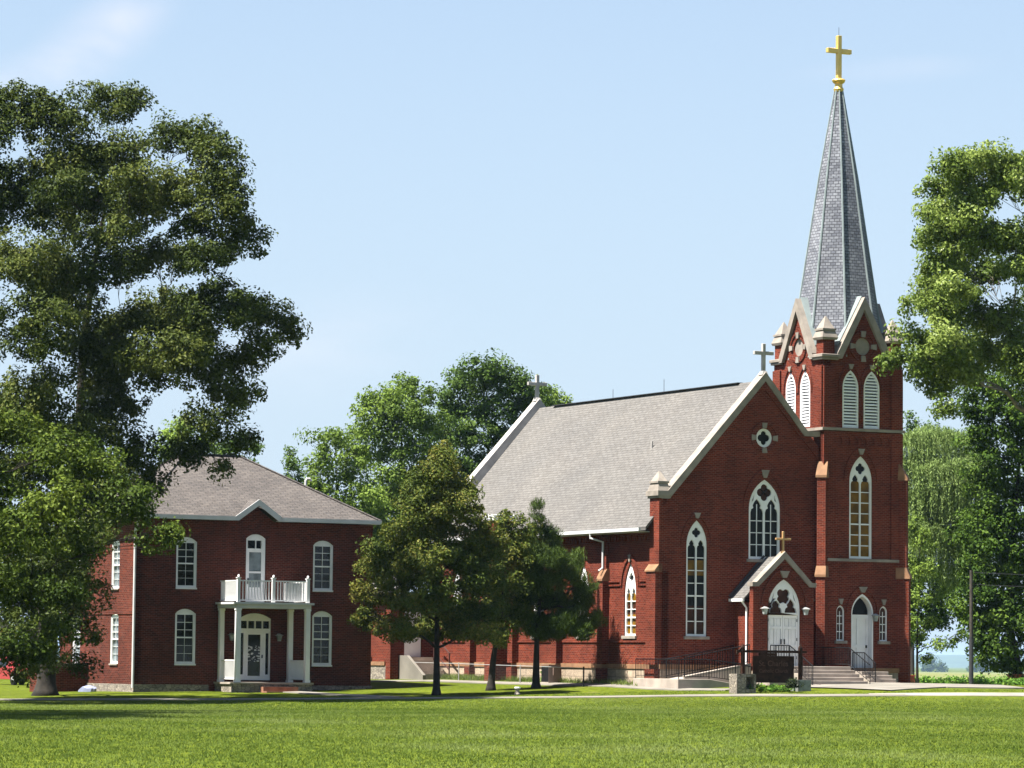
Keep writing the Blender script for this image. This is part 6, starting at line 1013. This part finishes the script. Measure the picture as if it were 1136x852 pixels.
tree('hackberry_tree', 'BIG', 'huge old shade tree with thick dark trunk, towering left of the brick house', 'tree', L_dark, .15, .46, int(78*Q), .43, seed=1,
     trunk=[(0, 0, 0), (.1, 0, 2.2), (.35, .1, 6), (1.1, .2, 10.5), (1.3, 0, 14.5), (1.7, 0, 18), (2.2, 0, 21)], shell=.5, limb=.5, bend=.4, grow=1.15, dens=1.25)
tree('shade_tree', 'NEARL', 'nearer fresh green tree at the left edge, its low limbs reaching into the picture', 'tree', L_near, .15, .42, int(70*Q), .4, seed=2, dens=1.0, limb=.4, grow=1.3)
tree('shade_tree', 'OFFL', 'large shade tree beyond the left edge, known by its shadow on the lawn', 'tree', L_near, .2, .6, int(60*Q), .4, seed=20, dens=.8)
tree('young_oak', 'OAK', 'broad pyramid shaped bronze green tree in front of the church, nearest the brick house', 'tree', L_oak, .13, .34, int(85*Q), .17, seed=3, dens=1.1, limb=.25, grow=1.1)
tree('young_oak', 'OAK2', 'slanting trunk tree squeezed between the broad bronze green tree and the pine', 'tree', L_oak, .13, .36, int(80*Q), .18, seed=4, trunk=[(0, 0, 0), (.12, 0, 1.5), (.4, 0, 3), (.5, 0, 5.5)])
tree('pine_tree', 'PINE', 'dark green pine in front of the nave windows with upright pointed tip', 'tree', L_pine, .27, .27, int(85*Q), .19, seed=5, style='pine', aspect=.085, shell=.6, flat=.8, dens=1.15, limb=.1, bend=.1)
tree('background_tree', 'BG1', 'tall open green tree behind the rear gable of the church', 'tree', L_bg, .21, .6, int(75*Q), .3, seed=6, group='trees beyond the buildings', grow=1.25)
tree('background_tree', 'BG2', 'tall tree with flat topped crown between the church rear and the brick house', 'tree', L_bg2, .2, .55, int(75*Q), .28, seed=7, group='trees beyond the buildings', grow=1.25)
tree('background_tree', 'BG3', 'rounded lighter tree rising just right of the brick house roof', 'tree', L_bg2, .2, .55, int(75*Q), .25, seed=8, group='trees beyond the buildings')
tree('background_tree', 'SPIND', 'thin spindly treetop standing up behind the right roof slope of the house', 'tree', L_bg, .16, .26, int(32*Q), .10, seed=9, group='trees beyond the buildings', dens=.7)
tree('background_tree', 'BGR', 'small bright green treetop peeping over the church roof beside the rear cross', 'tree', L_bg2, .2, .5, int(75*Q), .2, seed=10, group='trees beyond the buildings')
tree('background_tree', 'BGL1', 'pale leaved tree behind the left end of the house roof', 'tree', L_bg2, .2, .5, int(60*Q), .2, seed=11, group='trees beyond the buildings')
tree('background_tree', 'BGL2', 'low treetop just over the ridge of the house roof', 'tree', L_bg, .2, .5, int(60*Q), .2, seed=12, group='trees beyond the buildings')
tree('willow_tree', 'WILLOW', 'pale green weeping willow right behind the church tower', 'tree', L_wil, .17, .45, 40, .28, seed=13, style='willow', top=9, grow=1.25)
tree('maple_tree', 'MAPLE', 'dark green maple at the right edge with a brick ring at its foot', 'tree', L_maple, .19, .5, int(75*Q), .3, seed=14, limb=.5, grow=1.3, trunk=[(0, 0, 0), (-.1, 0, 1.2), (-.45, 0, 3.2), (-.3, 0, 6), (0, 0, 10), (.2, 0, 12.5)])
tree('cottonwood_tree', 'COT', 'tall yellow green cottonwood at the upper right overlapping the tower pinnacle', 'tree', L_cot, .165, .44, int(70*Q), .42, bark='bark_grey', seed=15, limb=.5, dens=1.3, shell=.5, grow=1.2,
     trunk=[(0, 0, 0), (.1, 0, 5), (-.2, 0, 10), (-.5, 0, 14), (-.8, 0, 18), (-1.2, 0, 21)])
tree('background_tree', 'DIST1', 'small distant treetops seen over the willow beside the tower', 'tree', L_bg, .24, .6, int(45*Q), .2, seed=16, group='trees beyond the buildings')
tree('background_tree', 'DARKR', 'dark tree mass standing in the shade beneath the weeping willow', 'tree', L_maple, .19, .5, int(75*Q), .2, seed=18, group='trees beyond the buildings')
tree('sapling', 'SAPLING', 'slender light green young tree with drooping sprays just right of the tower', 'tree', L_bg2, .15, .32, int(36*Q), .085, seed=17, dens=.8)
# brick ring at the foot of the maple
bx, by, _l = LOBES['MAPLE']; pl = empty('brick_planter', (bx, by-.4, gz(bx, by-.4)), .3, 'low red brick planter ring round the foot of the dark maple', 'planter')
MB().frust(0, 0, -.15, .50, .52, .42).build('brick_wall', plain('orange_brick', (.42, .13, .07), .9, .2, 6), pl); MB().frust(0, 0, .501, .52, .38, .36).build('soil', M['bark'], pl)
# low plants
def tuft_mesh(name, mat, P, h, wd, rng, per=1, spread=.0, lean=.5):
    P = np.repeat(P, per, 0); n = len(P); P = P+np.concatenate([rng.normal(size=(n, 2))*spread, np.zeros((n, 1))], 1)
    h = h*rng.uniform(.55, 1.25, n); d = rng.normal(size=(n, 2))*lean*h[:, None]; a = rng.uniform(0, math.pi, n); s = np.stack([np.cos(a), np.sin(a), np.zeros(n)], 1)*wd*.5
    tip = P+np.concatenate([d, h[:, None]], 1); v = np.stack([P-s, P+s, tip], 1).reshape(-1, 3).astype(np.float32)
    me = bpy.data.meshes.new(name); me.vertices.add(3*n); me.vertices.foreach_set('co', v.ravel()); me.loops.add(3*n); me.loops.foreach_set('vertex_index', np.arange(3*n, dtype=np.int32))
    me.polygons.add(n); me.polygons.foreach_set('loop_start', np.arange(0, 3*n, 3, dtype=np.int32)); me.polygons.foreach_set('loop_total', np.full(n, 3, np.int32))
    at_ = me.attributes.new('v', 'FLOAT', 'FACE'); pt = .5+.16*np.sin(P[:, 0]*.9+np.sin(P[:, 1]*.21)*2)*np.sin(P[:, 1]*.23+np.sin(P[:, 0]*.5)*1.5)+.12*np.sin(P[:, 0]*.31+P[:, 1]*.09+1)+.1*np.sin(P[:, 1]*.5+P[:, 0]*.13); at_.data.foreach_set('value', np.clip(pt+rng.normal(0, .08, n)+(rng.uniform(size=n) > .985)*.5, 0, 1).astype(np.float32)); me.materials.append(mat); me.update(calc_edges=True)
    o = bpy.data.objects.new(name, me); C.objects.link(o); return o
rng = np.random.default_rng(42)
L_grass = leafmat('grass_blade', pal(*LC['grass']), .3, .7, .03)
N_ = GRASSN; D_ = 46+(146-46)*rng.uniform(0, 1, N_)**.85; X_ = rng.uniform(-1, 1, N_)*(D_*.148+1)
def off_paving(x, y):
    # keep blades off the walks and roads
    k = np.ones(len(x), bool); px_ = np.interp(x, [-40, -13.1, -4.1, 4.8, 11.8, 15.5, 24, 45], [145.2, 144, 143, 142, 141, 141, 142, 142.5]); wd_ = np.interp(x, [14, 16, 24], [.72, 2.0, 4.3])
    k &= np.abs(y-px_) > wd_
    return k
K_ = off_paving(X_, D_)
for (a_, b_, w_) in (((-9.6, 153.2), (-5, 144.5), .6), ((13.2, 145.6), (16.5, 150), 2.8), ((16.5, 150), (21, 150.5), 2.6)):
    A_, B_ = np.array(a_), np.array(b_); t_ = np.clip(((X_-A_[0])*(B_-A_)[0]+(D_-A_[1])*(B_-A_)[1])/((B_-A_)**2).sum(), 0, 1); K_ &= np.hypot(X_-A_[0]-t_*(B_-A_)[0], D_-A_[1]-t_*(B_-A_)[1]) > w_
X_, D_ = X_[K_], D_[K_]; P_ = np.stack([X_, D_, ground(X_, D_)], 1)
tag(tuft_mesh('lawn_grass', L_grass, P_, .042, .018, rng, 4, .06, .6), 'mown lawn grass in bright green sun', 'grass', kind='stuff')
def local_pts(fx, x0, x1, y0, y1, n):
    xs_ = rng.uniform(x0, x1, n); ys_ = rng.uniform(y0, y1, n); c_, s_ = math.cos(TH), math.sin(TH); o_ = CH0 if fx == 'c' else HO0
    X = xs_*c_-ys_*s_+o_[0]; Y = xs_*s_+ys_*c_+o_[1]; return np.stack([X, Y, ground(X, Y)], 1)
tag(tuft_mesh('weeds', L_grass, np.concatenate([local_pts('c', -1.0, -.35, 13.5, 20.2, 700), local_pts('c', -.9, -.3, .5, 13, 500), local_pts('c', 11.9, 12.6, -.6, 2, 60)]), .24, .03, rng, 3, .05, .5), 'tall unmown grass along the church foundation', 'grass', kind='stuff')
L_low = leafmat('low_plant', pal((.05, .12, .015), (.10, .22, .03), (.20, .30, .05)), .25)
def bush(name, label, cat, x, y, lobes, mat, leaf, rc, per, seed, kind=None):
    z = gz(x, y); arr, _ = crown_arrays(lobes, rc, per, leaf, np.random.default_rng(seed), .5, .8)
    o = leaf_mesh(name, mat, *arr, loc=(x, y, z)); return tag(o, label, cat, kind=kind)
SX2, SY2 = SX+1.39*math.cos(TH), SY+1.39*math.sin(TH)
bush('flower_bed', 'row of low green plants under the wooden sign', 'plants', SX2, SY2-.15, [(u*math.cos(TH), u*math.sin(TH), .16, .22, .16) for u in (-.8, -.5, -.2, .1, .4, .7)], L_low, .08, .12, 30, 1, 'stuff')
bush('round_bush', 'small dark round bush at the right foot of the wooden sign', 'bush', SX2+.75, SY2-.35, [(0, 0, .36, .28, .20), (.15, 0, .30, .22, .18), (-.18, 0, .28, .2, .16)], leafmat('bush_dark', pal((.008, .012, .006), (.02, .03, .012), (.04, .05, .02)), .1), .07, .12, 40, 2)
wx, wy = cw(-.75, 8.9); bush('weed_plant', 'leafy weed growing beside the air conditioner', 'plant', wx, wy, [(0, 0, .25, .14, .25), (0, 0, .5, .12, .15)], L_low, .1, .12, 22, 3)
bush('bean_row', 'low leafy green crop row along the far edge of the lawn', 'crop', 21.0, 170.0, [(u, abs(u)*.05+rng.uniform(-.4, .4), .12+.03*rng.uniform(-1, 1), .5, .24) for u in np.linspace(-2.6, 8, 26)], L_low, .12, .2, 26, 4, 'stuff')
# distant woods and hills
FW = []
for i in range(260):
    D = rng.uniform(4500, 5000); x = rng.uniform(-1100, 1700); h = rng.uniform(13, 22)*(1.0 if rng.uniform() > .25 else .65); FW.append((x, D, -7.5+h*.5, h*.55, h*.5))
arr, _ = crown_arrays(FW, 4.6, 26, 3.6, np.random.default_rng(9), .5, .8)
tag(leaf_mesh('distant_woods', leafmat('far_leaf', pal((.03, .05, .015), (.05, .075, .025), (.07, .10, .035)), .1), *arr), 'line of hazy woods beyond the far field', 'woods', kind='stuff')
hx = np.linspace(-6000, 9000, 90); v = []; f = []
for i, x in enumerate(hx):
    h = 54+9*math.sin(x*.0011+1)+5*math.sin(x*.0031)+3*math.sin(x*.007); v += [(x, 15000, -9), (x, 15800, -6+h*.62), (x, 16800, -6+h), (x, 18500, -9)]
for i in range(89):
    for k in range(3): a = i*4+k; f.append((a, a+4, a+5, a+1))
me = bpy.data.meshes.new('hills'); me.from_pydata(v, [], f); me.materials.append(plain('hill_woods', (.035, .055, .02), .95, .4, .01)); me.update(); uvmap(me)
o = bpy.data.objects.new('hills', me); C.objects.link(o); tag(o, kind='structure'); me.polygons.foreach_set('use_smooth', [True]*len(me.polygons))
# ------------------------------------------------------------------ haze
if HAZE > 0:
    mt = bpy.data.materials.new('haze_air'); mt.use_nodes = True; n = mt.node_tree.nodes; n.clear(); ou = n.new('ShaderNodeOutputMaterial'); pv = n.new('ShaderNodeVolumePrincipled')
    pv.inputs['Color'].default_value = (.50, .74, 1, 1); pv.inputs['Density'].default_value = HAZE; pv.inputs['Anisotropy'].default_value = .1; mt.node_tree.links.new(pv.outputs[0], ou.inputs['Volume'])
    hz = MB().box(-9500, 9800, -90, 22500, -10.5, 72).build('haze', mt); tag(hz, kind='stuff')
